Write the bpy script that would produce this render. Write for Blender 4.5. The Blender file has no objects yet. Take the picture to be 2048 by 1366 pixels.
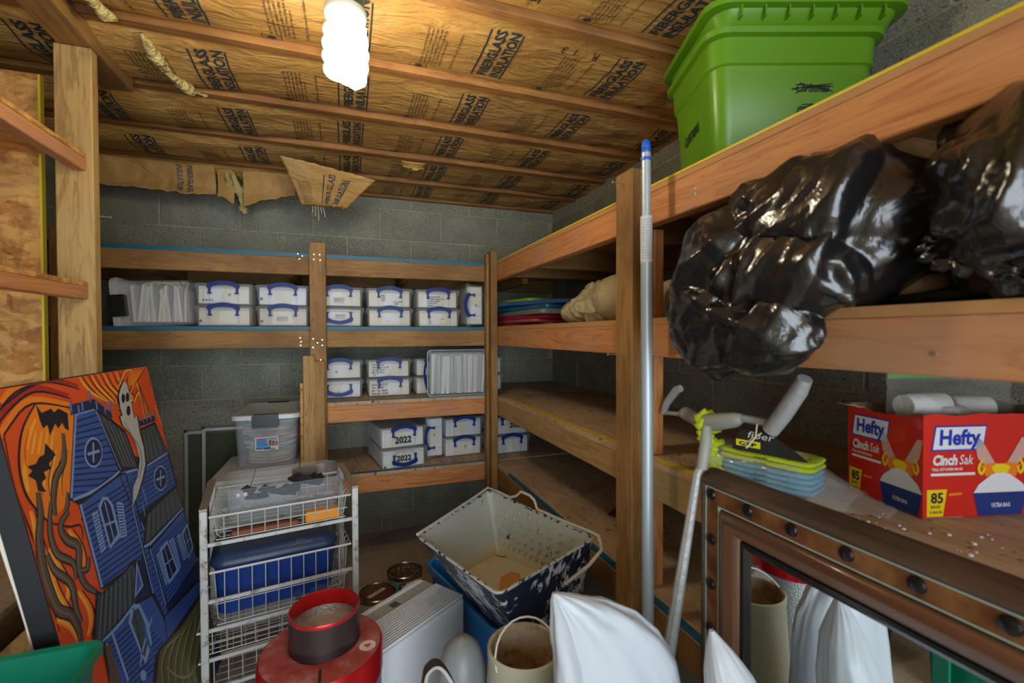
import bpy, bmesh, math, random
from mathutils import Vector, Matrix, noise
sc = bpy.context.scene
C = sc.collection
PI = math.pi
# ---------------------------------------------------------------- camera, world, light, exposure
cd = bpy.data.cameras.new('camera'); cam = bpy.data.objects.new('camera', cd); C.objects.link(cam)
cd.sensor_width = 36; cd.lens = 919.16/2048*36; cd.clip_start = .02
_r = Vector((.94139, -.33730, -.00296)); _u = Vector((.00804, .01366, .99987)); _f = Vector((.33722, .94130, -.01557))
mw = Matrix(((_r.x, _u.x, -_f.x), (_r.y, _u.y, -_f.y), (_r.z, _u.z, -_f.z))).to_4x4(); mw.translation = (0, 0, 1.315)
cam.matrix_world = mw
cd.dof.use_dof = True; cd.dof.focus_distance = 2.1; cd.dof.aperture_fstop = 3.2
sc.camera = cam
sc.view_settings.view_transform = 'Standard'; sc.view_settings.look = 'None'
sc.view_settings.gamma = 1; sc.view_settings.use_curve_mapping = False
sc.view_settings.exposure = 0.6
wd = bpy.data.worlds.new('world'); sc.world = wd; wd.use_nodes = True
wd.node_tree.nodes['Background'].inputs[0].default_value = (.75, .85, 1, 1)
wd.node_tree.nodes['Background'].inputs[1].default_value = 1.0
def area(name, loc, rot, sx, sy, e, col):
    l = bpy.data.lights.new(name, 'AREA'); l.shape = 'RECTANGLE'; l.size = sx; l.size_y = sy; l.energy = e; l.color = col
    o = bpy.data.objects.new(name, l); o.location = loc; o.rotation_euler = rot; C.objects.link(o); return o
area('doorway_daylight', (0, -2.25, 1.12), (PI/2, 0, 0), 2.5, 2.1, 64, (.83, .92, 1))   # daylight through the open doorway behind

# ---------------------------------------------------------------- materials
MATS = {}
def mat(name, col=(.5, .5, .5), rough=.6, metal=0, alpha=1, bump=None, trans=0, emit=None, spec=None, coat=0, sss=0):
    if name in MATS: return MATS[name]
    m = bpy.data.materials.new(name); m.use_nodes = True; MATS[name] = m
    b = m.node_tree.nodes['Principled BSDF']
    b.inputs['Base Color'].default_value = (*col, 1); b.inputs['Roughness'].default_value = rough
    b.inputs['Metallic'].default_value = metal; b.inputs['Alpha'].default_value = alpha
    if trans: b.inputs['Transmission Weight'].default_value = trans
    if spec is not None: b.inputs['Specular IOR Level'].default_value = spec
    if coat: b.inputs['Coat Weight'].default_value = coat
    if emit: b.inputs['Emission Color'].default_value = (*emit[0], 1); b.inputs['Emission Strength'].default_value = emit[1]
    if bump:
        nt = m.node_tree; t = nt.nodes.new('ShaderNodeTexNoise'); t.inputs['Scale'].default_value = bump[0]; t.inputs['Detail'].default_value = 4
        co = nt.nodes.new('ShaderNodeTexCoord'); nt.links.new(co.outputs['Object'], t.inputs['Vector'])
        bp = nt.nodes.new('ShaderNodeBump'); bp.inputs['Strength'].default_value = bump[1]; bp.inputs['Distance'].default_value = bump[2]
        nt.links.new(t.outputs[0], bp.inputs['Height']); nt.links.new(bp.outputs[0], b.inputs['Normal'])
    return m
def ramp(nt, src, stops):
    r = nt.nodes.new('ShaderNodeValToRGB'); e = r.color_ramp.elements
    while len(e) > 1: e.remove(e[-1])
    e[0].position = stops[0][0]; e[0].color = (*stops[0][1], 1)
    for p, c in stops[1:]:
        n = e.new(p); n.color = (*c, 1)
    nt.links.new(src, r.inputs[0]); return r.outputs[0]
def mixc(nt, f, a, b, mode='MIX'):
    n = nt.nodes.new('ShaderNodeMix'); n.data_type = 'RGBA'; n.blend_type = mode
    for s, v in ((n.inputs[0], f), (n.inputs[6], a), (n.inputs[7], b)):
        if isinstance(v, (int, float)): s.default_value = v
        elif isinstance(v, tuple): s.default_value = (*v, 1)
        else: nt.links.new(v, s)
    return n.outputs[2]
def coords(nt, scale=(1, 1, 1), rnd=True):
    co = nt.nodes.new('ShaderNodeTexCoord'); mp = nt.nodes.new('ShaderNodeMapping'); mp.inputs['Scale'].default_value = scale
    src = co.outputs['Object']
    if rnd:
        oi = nt.nodes.new('ShaderNodeObjectInfo'); ml = nt.nodes.new('ShaderNodeVectorMath'); ml.operation = 'SCALE'
        cb = nt.nodes.new('ShaderNodeCombineXYZ')
        for i in range(3): nt.links.new(oi.outputs['Random'], cb.inputs[i])
        nt.links.new(cb.outputs[0], ml.inputs[0]); ml.inputs['Scale'].default_value = 7.3
        ad = nt.nodes.new('ShaderNodeVectorMath'); nt.links.new(src, ad.inputs[0]); nt.links.new(ml.outputs[0], ad.inputs[1]); src = ad.outputs[0]
    nt.links.new(src, mp.inputs[0]); return mp.outputs[0]
def tex(nt, kind, vec, scale, detail=3, rough=.5, dist=0):
    t = nt.nodes.new('ShaderNodeTex'+kind); nt.links.new(vec, t.inputs['Vector']); t.inputs['Scale'].default_value = scale
    if 'Detail' in t.inputs: t.inputs['Detail'].default_value = detail
    if 'Roughness' in t.inputs: t.inputs['Roughness'].default_value = rough
    if dist: t.inputs['Distortion'].default_value = dist
    return t
def bumpto(nt, src, strength, dist):
    b = nt.nodes['Principled BSDF']; bp = nt.nodes.new('ShaderNodeBump'); bp.inputs['Strength'].default_value = strength; bp.inputs['Distance'].default_value = dist
    nt.links.new(src, bp.inputs['Height']); nt.links.new(bp.outputs[0], b.inputs['Normal'])
def setc(nt, src): nt.links.new(src, nt.nodes['Principled BSDF'].inputs['Base Color'])
def wood(name, axis, light, dark, stain=None, knots=True):
    if name in MATS: return MATS[name]
    m = mat(name, light, .68); nt = m.node_tree
    s = [9, 9, 9]; s[axis] = .9
    v = coords(nt, tuple(s)); n = tex(nt, 'Noise', v, 1.5, 5, .6, 1.2)
    s2 = [60, 60, 60]; s2[axis] = 1.5; v2 = coords(nt, tuple(s2)); n2 = tex(nt, 'Noise', v2, 2, 3)
    mul = nt.nodes.new('ShaderNodeMath'); mul.operation = 'MULTIPLY'; nt.links.new(n.outputs[0], mul.inputs[0]); mul.inputs[1].default_value = 14
    fr = nt.nodes.new('ShaderNodeMath'); fr.operation = 'PINGPONG'; nt.links.new(mul.outputs[0], fr.inputs[0]); fr.inputs[1].default_value = 1
    c = ramp(nt, fr.outputs[0], [(0, dark), (.30, tuple((x+y)/2 for x, y in zip(light, dark))), (.5, light), (1, tuple(x*.96 for x in light))])
    c = mixc(nt, .35, c, ramp(nt, n2.outputs[0], [(.35, dark), (.65, light)]))
    if knots:
        s3 = [5, 5, 5]; s3[axis] = 2.2; kv = tex(nt, 'Voronoi', coords(nt, tuple(s3)), 1)
        c = mixc(nt, ramp(nt, kv.outputs['Distance'], [(0, (1, 1, 1)), (.05, (.8, .8, .8)), (.1, (0, 0, 0))]), c, tuple(x*.35 for x in dark))
    big = tex(nt, 'Noise', coords(nt, (2, 2, 2)), 1.6, 4)
    c = mixc(nt, ramp(nt, big.outputs[0], [(.42, (0, 0, 0)), (.7, (.75, .75, .75))]), c, stain or tuple(x*.6 for x in dark))
    setc(nt, c); bumpto(nt, n2.outputs[0], .25, .002); return m
WL, WD = (.50, .27, .105), (.27, .125, .04)
pine = [wood('pine_x', 0, WL, WD), wood('pine_y', 1, WL, WD), wood('pine_z', 2, WL, WD)]
BL, BD = (.38, .205, .060), (.22, .105, .028)
brn = [wood('brown_pine_x', 0, BL, BD), wood('brown_pine_y', 1, BL, BD), wood('brown_pine_z', 2, BL, BD)]
RL, RD = (.62, .27, .085), (.38, .13, .035)
red = [wood('red_pine_x', 0, RL, RD, (.40, .22, .13)), wood('red_pine_y', 1, RL, RD, (.42, .24, .15)), wood('red_pine_z', 2, RL, RD)]
GL, GD = (.46, .29, .095), (.25, .125, .035)
trt = [wood('treated_x', 0, GL, GD, (.34, .26, .12)), wood('treated_y', 1, GL, GD, (.34, .26, .12)), wood('treated_z', 2, GL, GD, (.40, .30, .13))]
JL, JD = (.40, .185, .050), (.24, .10, .026)
joistw = wood('joist_fir', 0, JL, JD)
def plyw():
    m = mat('plywood', (.40, .26, .15), .8); nt = m.node_tree
    n = tex(nt, 'Noise', coords(nt, (3, 1.2, 3)), 2.5, 8, .7, .8); n2 = tex(nt, 'Noise', coords(nt, (30, 4, 30)), 3, 4)
    c = ramp(nt, n.outputs[0], [(.3, (.25, .155, .085)), (.5, (.48, .33, .20)), (.68, (.60, .45, .29)), (.8, (.66, .56, .44))])
    c = mixc(nt, .4, c, ramp(nt, n2.outputs[0], [(.3, (.32, .20, .10)), (.7, (.62, .47, .31))]))
    s = tex(nt, 'Noise', coords(nt), 45, 2); c = mixc(nt, ramp(nt, s.outputs[0], [(.28, (.9, .9, .9)), (.34, (0, 0, 0))]), c, (.06, .04, .03))
    setc(nt, c); bumpto(nt, n2.outputs[0], .3, .002); return m
ply = plyw()
def osbm():
    m = mat('oriented_strand_board', (.55, .3, .1), .7); nt = m.node_tree
    v = tex(nt, 'Voronoi', coords(nt, (1, 1, 2.2)), 13); v.distance = 'MANHATTAN'
    w = tex(nt, 'Noise', coords(nt, (1, 1, 1)), 9, 6, .6, 2.5)
    sp = nt.nodes.new('ShaderNodeSeparateColor'); nt.links.new(v.outputs['Color'], sp.inputs[0])
    c = ramp(nt, sp.outputs[0], [(0, (.20, .07, .014)), (.5, (.47, .20, .04)), (1, (.66, .36, .10))])
    c = mixc(nt, ramp(nt, w.outputs[0], [(.35, (.8, .8, .8)), (.55, (0, 0, 0))]), c, (.26, .11, .03))
    setc(nt, c); bumpto(nt, sp.outputs[0], .5, .002); return m
osb = osbm()
def blockm(name, base, spk):
    m = mat(name, base, .95); nt = m.node_tree
    n = tex(nt, 'Noise', coords(nt), 5, 5, .6); n2 = tex(nt, 'Noise', coords(nt), 190, 2, .6); n3 = tex(nt, 'Noise', coords(nt), 120, 2)
    c = ramp(nt, n.outputs[0], [(.3, tuple(x*.72 for x in base)), (.7, tuple(x*1.15 for x in base))])
    c = mixc(nt, ramp(nt, n2.outputs[0], [(.54, (0, 0, 0)), (.66, (.8, .8, .8))]), c, spk)
    c = mixc(nt, ramp(nt, n3.outputs[0], [(.30, (.9, .9, .9)), (.38, (0, 0, 0))]), c, tuple(x*.25 for x in base))
    setc(nt, c); bumpto(nt, n2.outputs[0], .6, .003); return m
blk = blockm('concrete_block', (.265, .268, .205), (.50, .50, .41))
mortar = blockm('mortar', (.40, .36, .24), (.5, .46, .34))
def floorm():
    m = mat('concrete_floor', (.3, .25, .2), .85); nt = m.node_tree
    n = tex(nt, 'Noise', coords(nt, (1, 1, 1), False), 3, 9, .65, .6); n2 = tex(nt, 'Noise', coords(nt, (1, 1, 1), False), 60, 3)
    c = ramp(nt, n.outputs[0], [(.3, (.27, .205, .14)), (.5, (.45, .37, .29)), (.7, (.56, .50, .43))])
    c = mixc(nt, ramp(nt, n2.outputs[0], [(.62, (0, 0, 0)), (.7, (.9, .9, .9))]), c, (.66, .63, .56))
    setc(nt, c); bumpto(nt, n2.outputs[0], .3, .003); return m
flo = floorm()
def kraftm():
    m = mat('kraft_facing', (.56, .36, .13), .62); nt = m.node_tree
    n = tex(nt, 'Noise', coords(nt, (1, 1, 1), False), 4, 6, .6, .6)
    c = ramp(nt, n.outputs[0], [(.3, (.40, .215, .055)), (.55, (.54, .305, .085)), (.75, (.62, .38, .12))])
    g = tex(nt, 'Noise', coords(nt, (1, 1, 1), False), 1.3, 3); c = mixc(nt, ramp(nt, g.outputs[0], [(.58, (0, 0, 0)), (.75, (.7, .7, .7))]), c, (.36, .24, .11))
    w = tex(nt, 'Noise', coords(nt, (3, 9, 3), False), 3, 6, .55, 1.0)
    setc(nt, c); bumpto(nt, w.outputs[0], .75, .022); return m
kraft = kraftm()
fuzz = mat('yellow_fibreglass', (.58, .47, .18), 1, bump=(60, 1, .02))
ink = mat('dark_blue_ink', (.022, .04, .055), .6)
ink2 = mat('brown_black_ink', (.05, .032, .018), .7)
def drop(name, col, rough=.5, **k): return mat(name, col, rough, **k)
bluepaint = mat('blue_spray_paint', (.012, .13, .22), .5, bump=(80, .4, .002))
yelpaint = mat('yellow_spray_paint', (.70, .52, .02), .5, bump=(80, .4, .002))
steel = mat('steel', (.6, .6, .6), .3, 1)
nailm = mat('nail_steel', (.75, .74, .70), .35, 1)
white = mat('white_plastic', (.78, .79, .80), .4)
clearp = mat('clear_plastic', (.74, .78, .78), .18, alpha=.20)
clearl = mat('cloudy_plastic_lid', (.55, .60, .60), .25, alpha=.26)
cloudy = mat('cloudy_bin_plastic', (.66, .72, .78), .2, alpha=.30)
bhandle = mat('blue_handle_plastic', (.005, .028, .20), .45, spec=.3)
blackp = mat('black_plastic', (.015, .016, .018), .35)
paper = mat('white_paper', (.76, .73, .64), .8, bump=(12, .5, .01))
papercool = mat('cool_white_paper', (.78, .80, .84), .8, bump=(12, .5, .01))
marker = mat('black_marker', (.01, .01, .012), .5)

# ---------------------------------------------------------------- mesh helpers
class M:
    def __init__(s): s.v = []; s.f = []; s.m = []; s.xf = None
    def add(s, vs, fs, mi=0):
        o = len(s.v)
        s.v += [tuple(s.xf @ Vector(q)) for q in vs] if s.xf else [tuple(q) for q in vs]
        s.f += [tuple(i+o for i in f) for f in fs]; s.m += [mi]*len(fs); return s
    def box(s, x0, x1, y0, y1, z0, z1, mi=0, b=0):
        if b:
            vs = []
            for sx in (0, 1):
                for sy in (0, 1):
                    for sz in (0, 1):
                        X, Y, Z = (x0, x1)[sx], (y0, y1)[sy], (z0, z1)[sz]; ix, iy, iz = (b, -b)[sx], (b, -b)[sy], (b, -b)[sz]
                        vs += [(X, Y+iy, Z+iz), (X+ix, Y, Z+iz), (X+ix, Y+iy, Z)]
            bm = bmesh.new(); bv = [bm.verts.new(q) for q in vs]; bmesh.ops.convex_hull(bm, input=bv)
            bmesh.ops.dissolve_limit(bm, angle_limit=.02, verts=bm.verts[:], edges=bm.edges[:])
            bm.verts.index_update(); s.add([q.co[:] for q in bm.verts], [tuple(q.index for q in f.verts) for f in bm.faces], mi); bm.free(); return s
        vs = [(x, y, z) for z in (z0, z1) for y in (y0, y1) for x in (x0, x1)]
        return s.add(vs, [(0, 2, 3, 1), (4, 5, 7, 6), (0, 1, 5, 4), (2, 6, 7, 3), (0, 4, 6, 2), (1, 3, 7, 5)], mi)
    def loft(s, rings, cap0=True, cap1=True, mi=0, close=False):
        n = len(rings[0]); vs = [p for r in rings for p in r]; fs = []
        R = len(rings)
        for i in range(R if close else R-1):
            for j in range(n):
                a, b_ = i*n+j, i*n+(j+1) % n; c, d = ((i+1) % R)*n+(j+1) % n, ((i+1) % R)*n+j
                fs.append((a, b_, c, d))
        if cap0 and not close: fs.append(tuple(reversed(range(n))))
        if cap1 and not close: fs.append(tuple(range((R-1)*n, R*n)))
        return s.add(vs, fs, mi)
    def tube(s, pts, r, n=6, mi=0, close=False, cap=True):
        P = [Vector(p) for p in pts]; rings = []
        up = Vector((0, 0, 1))
        N = len(P); prev = None
        for i in range(N):
            a = P[(i-1) % N] if (close or i > 0) else P[i]; b = P[(i+1) % N] if (close or i < N-1) else P[i]
            t = (b-a).normalized()
            if prev is None:
                x = t.cross(up if abs(t.z) < .9 else Vector((1, 0, 0))).normalized()
            else: x = (prev - t*prev.dot(t)).normalized()
            y = t.cross(x); prev = x; rr = r[i] if isinstance(r, (list, tuple)) else r
            rings.append([tuple(P[i]+x*rr*math.cos(2*PI*k/n)+y*rr*math.sin(2*PI*k/n)) for k in range(n)])
        return s.loft(rings, cap, cap, mi, close)
    def lathe(s, prof, n=24, c=(0, 0, 0), mi=0, cap0=False, cap1=False):
        rings = [[(c[0]+r*math.cos(2*PI*k/n), c[1]+r*math.sin(2*PI*k/n), c[2]+z) for k in range(n)] for r, z in prof]
        return s.loft(rings, cap0, cap1, mi)
    def rrect(s, prof, n=5, mi=0, cap0=False, cap1=False):     # prof rows: z, half x, half y, corner radius
        rings = []
        for z, hx, hy, r in prof:
            R = []
            for q, (sx, sy) in enumerate(((1, 1), (-1, 1), (-1, -1), (1, -1))):
                for k in range(n):
                    a = PI/2*(q + k/(n-1)); R.append((sx*(hx-r)+r*math.cos(a), sy*(hy-r)+r*math.sin(a), z))
            rings.append(R)
        return s.loft(rings, cap0, cap1, mi)
    def prism(s, poly, t0, t1, ax='y', mi=0):
        f = {'y': lambda a, b, t: (a, t, b), 'x': lambda a, b, t: (t, a, b), 'z': lambda a, b, t: (a, b, t)}[ax]
        n = len(poly); vs = [f(a, b, t0) for a, b in poly]+[f(a, b, t1) for a, b in poly]
        fs = [tuple(range(n)), tuple(reversed(range(n, 2*n)))]+[(i, i+n, (i+1) % n+n, (i+1) % n) for i in range(n)]
        return s.add(vs, fs, mi)
    def grid(s, fn, nu, nv, mi=0, thick=0):
        vs = [fn(i/nu, j/nv) for j in range(nv+1) for i in range(nu+1)]
        fs = [(j*(nu+1)+i, j*(nu+1)+i+1, (j+1)*(nu+1)+i+1, (j+1)*(nu+1)+i) for j in range(nv) for i in range(nu)]
        return s.add(vs, fs, mi)
    def build(s, name, mats, parent=None, smooth=False, loc=None, solid=0):
        me = bpy.data.meshes.new(name); me.from_pydata(s.v, [], s.f)
        if not isinstance(mats, (list, tuple)): mats = [mats]
        for m in mats: me.materials.append(m)
        me.polygons.foreach_set('material_index', s.m)
        bm = bmesh.new(); bm.from_mesh(me); bmesh.ops.recalc_face_normals(bm, faces=bm.faces[:]); bm.to_mesh(me); bm.free()
        if smooth:
            me.polygons.foreach_set('use_smooth', [True]*len(me.polygons))
            if smooth != 2: me.set_sharp_from_angle(angle=math.radians(38))
        o = bpy.data.objects.new(name, me); C.objects.link(o)
        if parent: o.parent = parent
        if loc: o.location = loc
        if solid:
            md = o.modifiers.new('thickness', 'SOLIDIFY'); md.thickness = solid; md.offset = 0
        return o
def tag(o, label=None, cat=None, group=None, kind=None):
    if label: o['label'] = label
    if cat: o['category'] = cat
    if group: o['group'] = group
    if kind: o['kind'] = kind
    return o
def thing(name, label, cat, loc=(0, 0, 0), rz=0, group=None, rot=None):
    o = bpy.data.objects.new(name, None); C.objects.link(o); o.location = loc; o.rotation_euler = rot or (0, 0, rz); o.empty_display_size = .05
    return tag(o, label, cat, group)
def bx(name, m, parent, x0, x1, y0, y1, z0, z1, b=.0, **k):
    o = M().box(x0-(x0+x1)/2, x1-(x0+x1)/2, y0-(y0+y1)/2, y1-(y0+y1)/2, -(z1-z0)/2, (z1-z0)/2, b=b).build(name, m, parent, **k)
    o.location = ((x0+x1)/2, (y0+y1)/2, (z0+z1)/2); return o
_tc = {}
def textmesh(txt, size=1, bold=0, res=2, shear=0):
    key = (txt, bold, res, shear)
    if key not in _tc:
        cu = bpy.data.curves.new('lettering', 'FONT'); cu.body = txt; cu.size = 1; cu.offset = bold; cu.resolution_u = res; cu.shear = shear
        o = bpy.data.objects.new('lettering', cu); C.objects.link(o); bpy.context.view_layer.update()
        me = bpy.data.meshes.new_from_object(o); bpy.data.objects.remove(o)
        vs = [tuple(q.co) for q in me.vertices]; fs = [tuple(f.vertices) for f in me.polygons]
        w = max((q[0] for q in vs), default=0)
        _tc[key] = (vs, fs, w); bpy.data.meshes.remove(me)
    return _tc[key]
def put_text(m, txt, fn, size, bold=0, res=2, mi=0, width=None, shear=0):
    vs, fs, w = textmesh(txt, 1, bold, res, shear)
    sx = size if not width else width/max(w, 1e-4)
    m.add([fn(x*sx, y*size) for x, y, z in vs], fs, mi); return m
def stroke(m, pts, w, fn, mi=0, n=3, taper=True):
    P = [Vector(p[:2]) for p in pts]; Q = []
    if len(P) > 2:      # catmull-rom
        for i in range(len(P)-1):
            a, b, c, d = P[max(i-1, 0)], P[i], P[i+1], P[min(i+2, len(P)-1)]
            for k in range(n):
                t = k/n; Q.append(.5*((2*b)+(c-a)*t+(2*a-5*b+4*c-d)*t*t+(3*b-a-3*c+d)*t**3))
        Q.append(P[-1])
    else: Q = P
    vs = []; N = len(Q)
    for i, q in enumerate(Q):
        t = (Q[min(i+1, N-1)]-Q[max(i-1, 0)]); t = t.normalized() if t.length > 0 else Vector((1, 0)); nr = Vector((-t.y, t.x))
        ww = w*.5*((.35+.65*math.sin(PI*min(max(i/(N-1), .04), .96))**.6) if taper and N > 2 else 1)
        vs += [fn(*(q+nr*ww)), fn(*(q-nr*ww))]
    m.add(vs, [(2*i, 2*i+1, 2*i+3, 2*i+2) for i in range(N-1)], mi)
def crease(o, long_segs, nrand, view, seed=0, wr=(.012, .026), hr=(.004, .010), lr=(.05, .15), pref=None):
    import numpy as np
    me = o.data; n = len(me.vertices); co = np.empty(n*3); me.vertices.foreach_get('co', co); co = co.reshape(-1, 3)
    nr = np.empty(n*3); me.vertices.foreach_get('normal', nr); nr = nr.reshape(-1, 3)
    rs = np.random.RandomState(seed); V = np.array(view, float); V /= np.linalg.norm(V); disp = np.zeros(n)
    S = [(np.array(a, float), np.array(b, float), w, h, V) for a, b, w, h in long_segs]
    for k in range(nrand):
        i = rs.randint(n); a = co[i]; na = nr[i]; d = rs.normal(size=3)
        if pref is not None: d = d*.55+np.array(pref)*rs.choice([-1, 1])
        d -= na*d.dot(na); d /= max(np.linalg.norm(d), 1e-6); S.append((a, a+d*rs.uniform(*lr), rs.uniform(*wr), rs.uniform(*hr)*rs.choice([1, 1, -.8]), na))
    for a, b, w, h, N in S:
        ab = b-a; ab = ab-N*ab.dot(N); L = max(np.linalg.norm(ab), 1e-6); u = ab/L; r = co-a; r = r-np.outer(r@N, N)
        t = np.clip(r@u, 0, L); q = r-np.outer(t, u); dist = np.linalg.norm(q, axis=1)
        near = np.linalg.norm(co-(a+b)/2, axis=1) < L*.5+.12
        f = np.clip(1-dist/w, 0, 1)*(nr@N > .1)*near*np.clip(np.minimum(t, L-t)/(.25*L)+.15, 0, 1)
        disp += h*f
    co += nr*disp[:, None]; me.vertices.foreach_set('co', co.reshape(-1)); me.update()
def nz(x, y, z=0): return noise.noise(Vector((x, y, z)))
def lumpy(name, cen, ells, mats, parent=None, nu=72, nv=44, amp=.02, freq=9, ridge=1.0, clamp=None, seed=0, smooth=2, k=18, fine=.25, fold=None, facet=0):
    rj = random.Random(seed+1)
    if fold: fd = Vector(fold[0]).normalized()
    cen = Vector(cen); m = M(); vs = []
    for j in range(nv+1):
        th = PI*j/nv
        for i in range(nu):
            ph = 2*PI*i/nu; tj = th
            if facet and 0 < j < nv: ph += rj.uniform(-.42, .42)*2*PI/nu; tj += rj.uniform(-.42, .42)*PI/nv
            d = Vector((math.sin(tj)*math.cos(ph), math.sin(tj)*math.sin(ph), math.cos(tj)))
            acc = 0; best = 0
            for c, r in ells:
                o = cen-Vector(c); a = sum((d[q]/r[q])**2 for q in range(3)); b = sum(o[q]*d[q]/r[q]**2 for q in range(3)); cc = sum((o[q]/r[q])**2 for q in range(3))-1
                D = b*b-a*cc
                if D > 0:
                    t = (-b+math.sqrt(D))/a
                    if t > 0: acc += math.exp(k*t); best = max(best, t)
            t = math.log(acc)/k if acc > 0 else .02
            t = min(t, best+.02)
            p = cen+d*t; q = p*freq+Vector((seed, seed*1.7, seed*.3))
            if fold and len(fold) == 4:
                dd = p-Vector(fold[3]); rl = max(dd.length, .02); q = dd/rl*fold[2]+Vector((seed, seed*1.7, seed*.3+rl*fold[1]))
            elif fold: q = (p-fd*p.dot(fd))*fold[2]+fd*(p.dot(fd)*fold[1])+Vector((seed, seed*1.7, seed*.3))
            w = noise.noise(q*.45); q2 = q+Vector((w, w*1.3, -w))*1.3
            rn = 1-abs(noise.noise(q2))*2.6; rn2 = 1-abs(noise.noise(q2*2.3+Vector((5, 1, 2))))*2.6
            fo = fold and len(fold) == 4
            if fo: p += d*.35*amp*(1-abs(noise.noise(p*14+Vector((1, seed, 2))))*3)
            p += d*amp*(ridge*(rn*.8+rn2*fine)+noise.noise(q*.5)*1.2-.5)
            if facet: p += d*rj.uniform(-facet, facet)
            if clamp: p = clamp(p)
            vs.append(tuple(p))
    fs = [(j*nu+i, j*nu+(i+1) % nu, (j+1)*nu+(i+1) % nu, (j+1)*nu+i) for j in range(nv) for i in range(nu)]
    if facet:
        f3 = []
        for f in fs: f3 += ([(f[0], f[1], f[2]), (f[0], f[2], f[3])] if rj.random() < .5 else [(f[0], f[1], f[3]), (f[1], f[2], f[3])])
        fs = f3
    m.add(vs, fs); o = m.build(name, mats, parent, smooth=smooth)
    if facet:
        md = o.modifiers.new('soften', 'SUBSURF'); md.levels = md.render_levels = 2
    return o
# ---------------------------------------------------------------- room shell
DX, YB, XR, XL, YF, HC = 0, 3.171, 1.46, -1.36, -2.3, 2.36
def struct(name, m, mats, **k): return tag(m.build(name, mats, **k), kind='structure')
struct('floor', M().box(XL-.2, XR+.2, YF-.2, YB+.2, -.12, 0), flo)
wb = struct('wall_back', M().box(XL-.2, XR+.2, YB+.004, YB+.2, 0, HC), mortar)
wr = struct('wall_right', M().box(XR+.004, XR+.2, YF, YB, 0, HC), mortar)
wl = struct('wall_left', M().box(XL-.2, XL-.004, YF, YB, 0, HC), mortar)
wf = M().box(XL-.2, -1.25, YF-.2, YF, 0, HC); wf.box(1.3, XR+.2, YF-.2, YF, 0, HC); wf.box(-1.25, 1.3, YF-.2, YF, 2.2, HC)
struct('wall_front', wf, mortar)
B = .2032; g = .005
rows0 = 2.151-B*11          # joint heights counted from the measured courses
bm_ = M().box(-B+g, B-g, 0, .03, -B/2+g, B/2-g, b=.003)
proto = bm_.build('concrete_block', blk, wb, loc=(0, YB, .1)); pm = proto.data; first = True
def blockrun(parent, rot, place, a0, a1, ref):
    global first
    for j in range(-1, 12):
        z0 = rows0+j*B; z1 = z0+B
        lo, hi = max(z0, 0), min(z1, HC)
        if hi-lo < .03: continue
        off = ref+(B if (10-j) % 2 == 0 else 0)
        k = math.floor((a0-off)/(2*B))
        while off+k*2*B < a1:
            s0, s1 = max(off+k*2*B, a0), min(off+(k+1)*2*B, a1); k += 1
            if s1-s0 < .04: continue
            if first: o = proto; first = False
            else: o = bpy.data.objects.new('concrete_block', pm); C.objects.link(o)
            o.parent = parent; o.rotation_euler = (0, 0, rot)
            o.scale = ((s1-s0)/(2*B), 1, (hi-lo)/B)
            o.location = place((s0+s1)/2, (lo+hi)/2)
            j_ = random.Random(j*31+k).uniform(-.0015, .0015)
            o.location = o.location+Vector((0, j_, 0)) if rot == 0 else o.location+Vector((j_, 0, 0))
blockrun(wb, 0, lambda a, z: Vector((a, YB-.0, z)), XL, XR, -1.2145)
blockrun(wr, -PI/2, lambda a, z: Vector((XR, a, z)), -.6, YB, YB-.2032*14)
blockrun(wl, PI/2, lambda a, z: Vector((XL, a, z)), 1.2, YB, YB-.2032*10)
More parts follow.
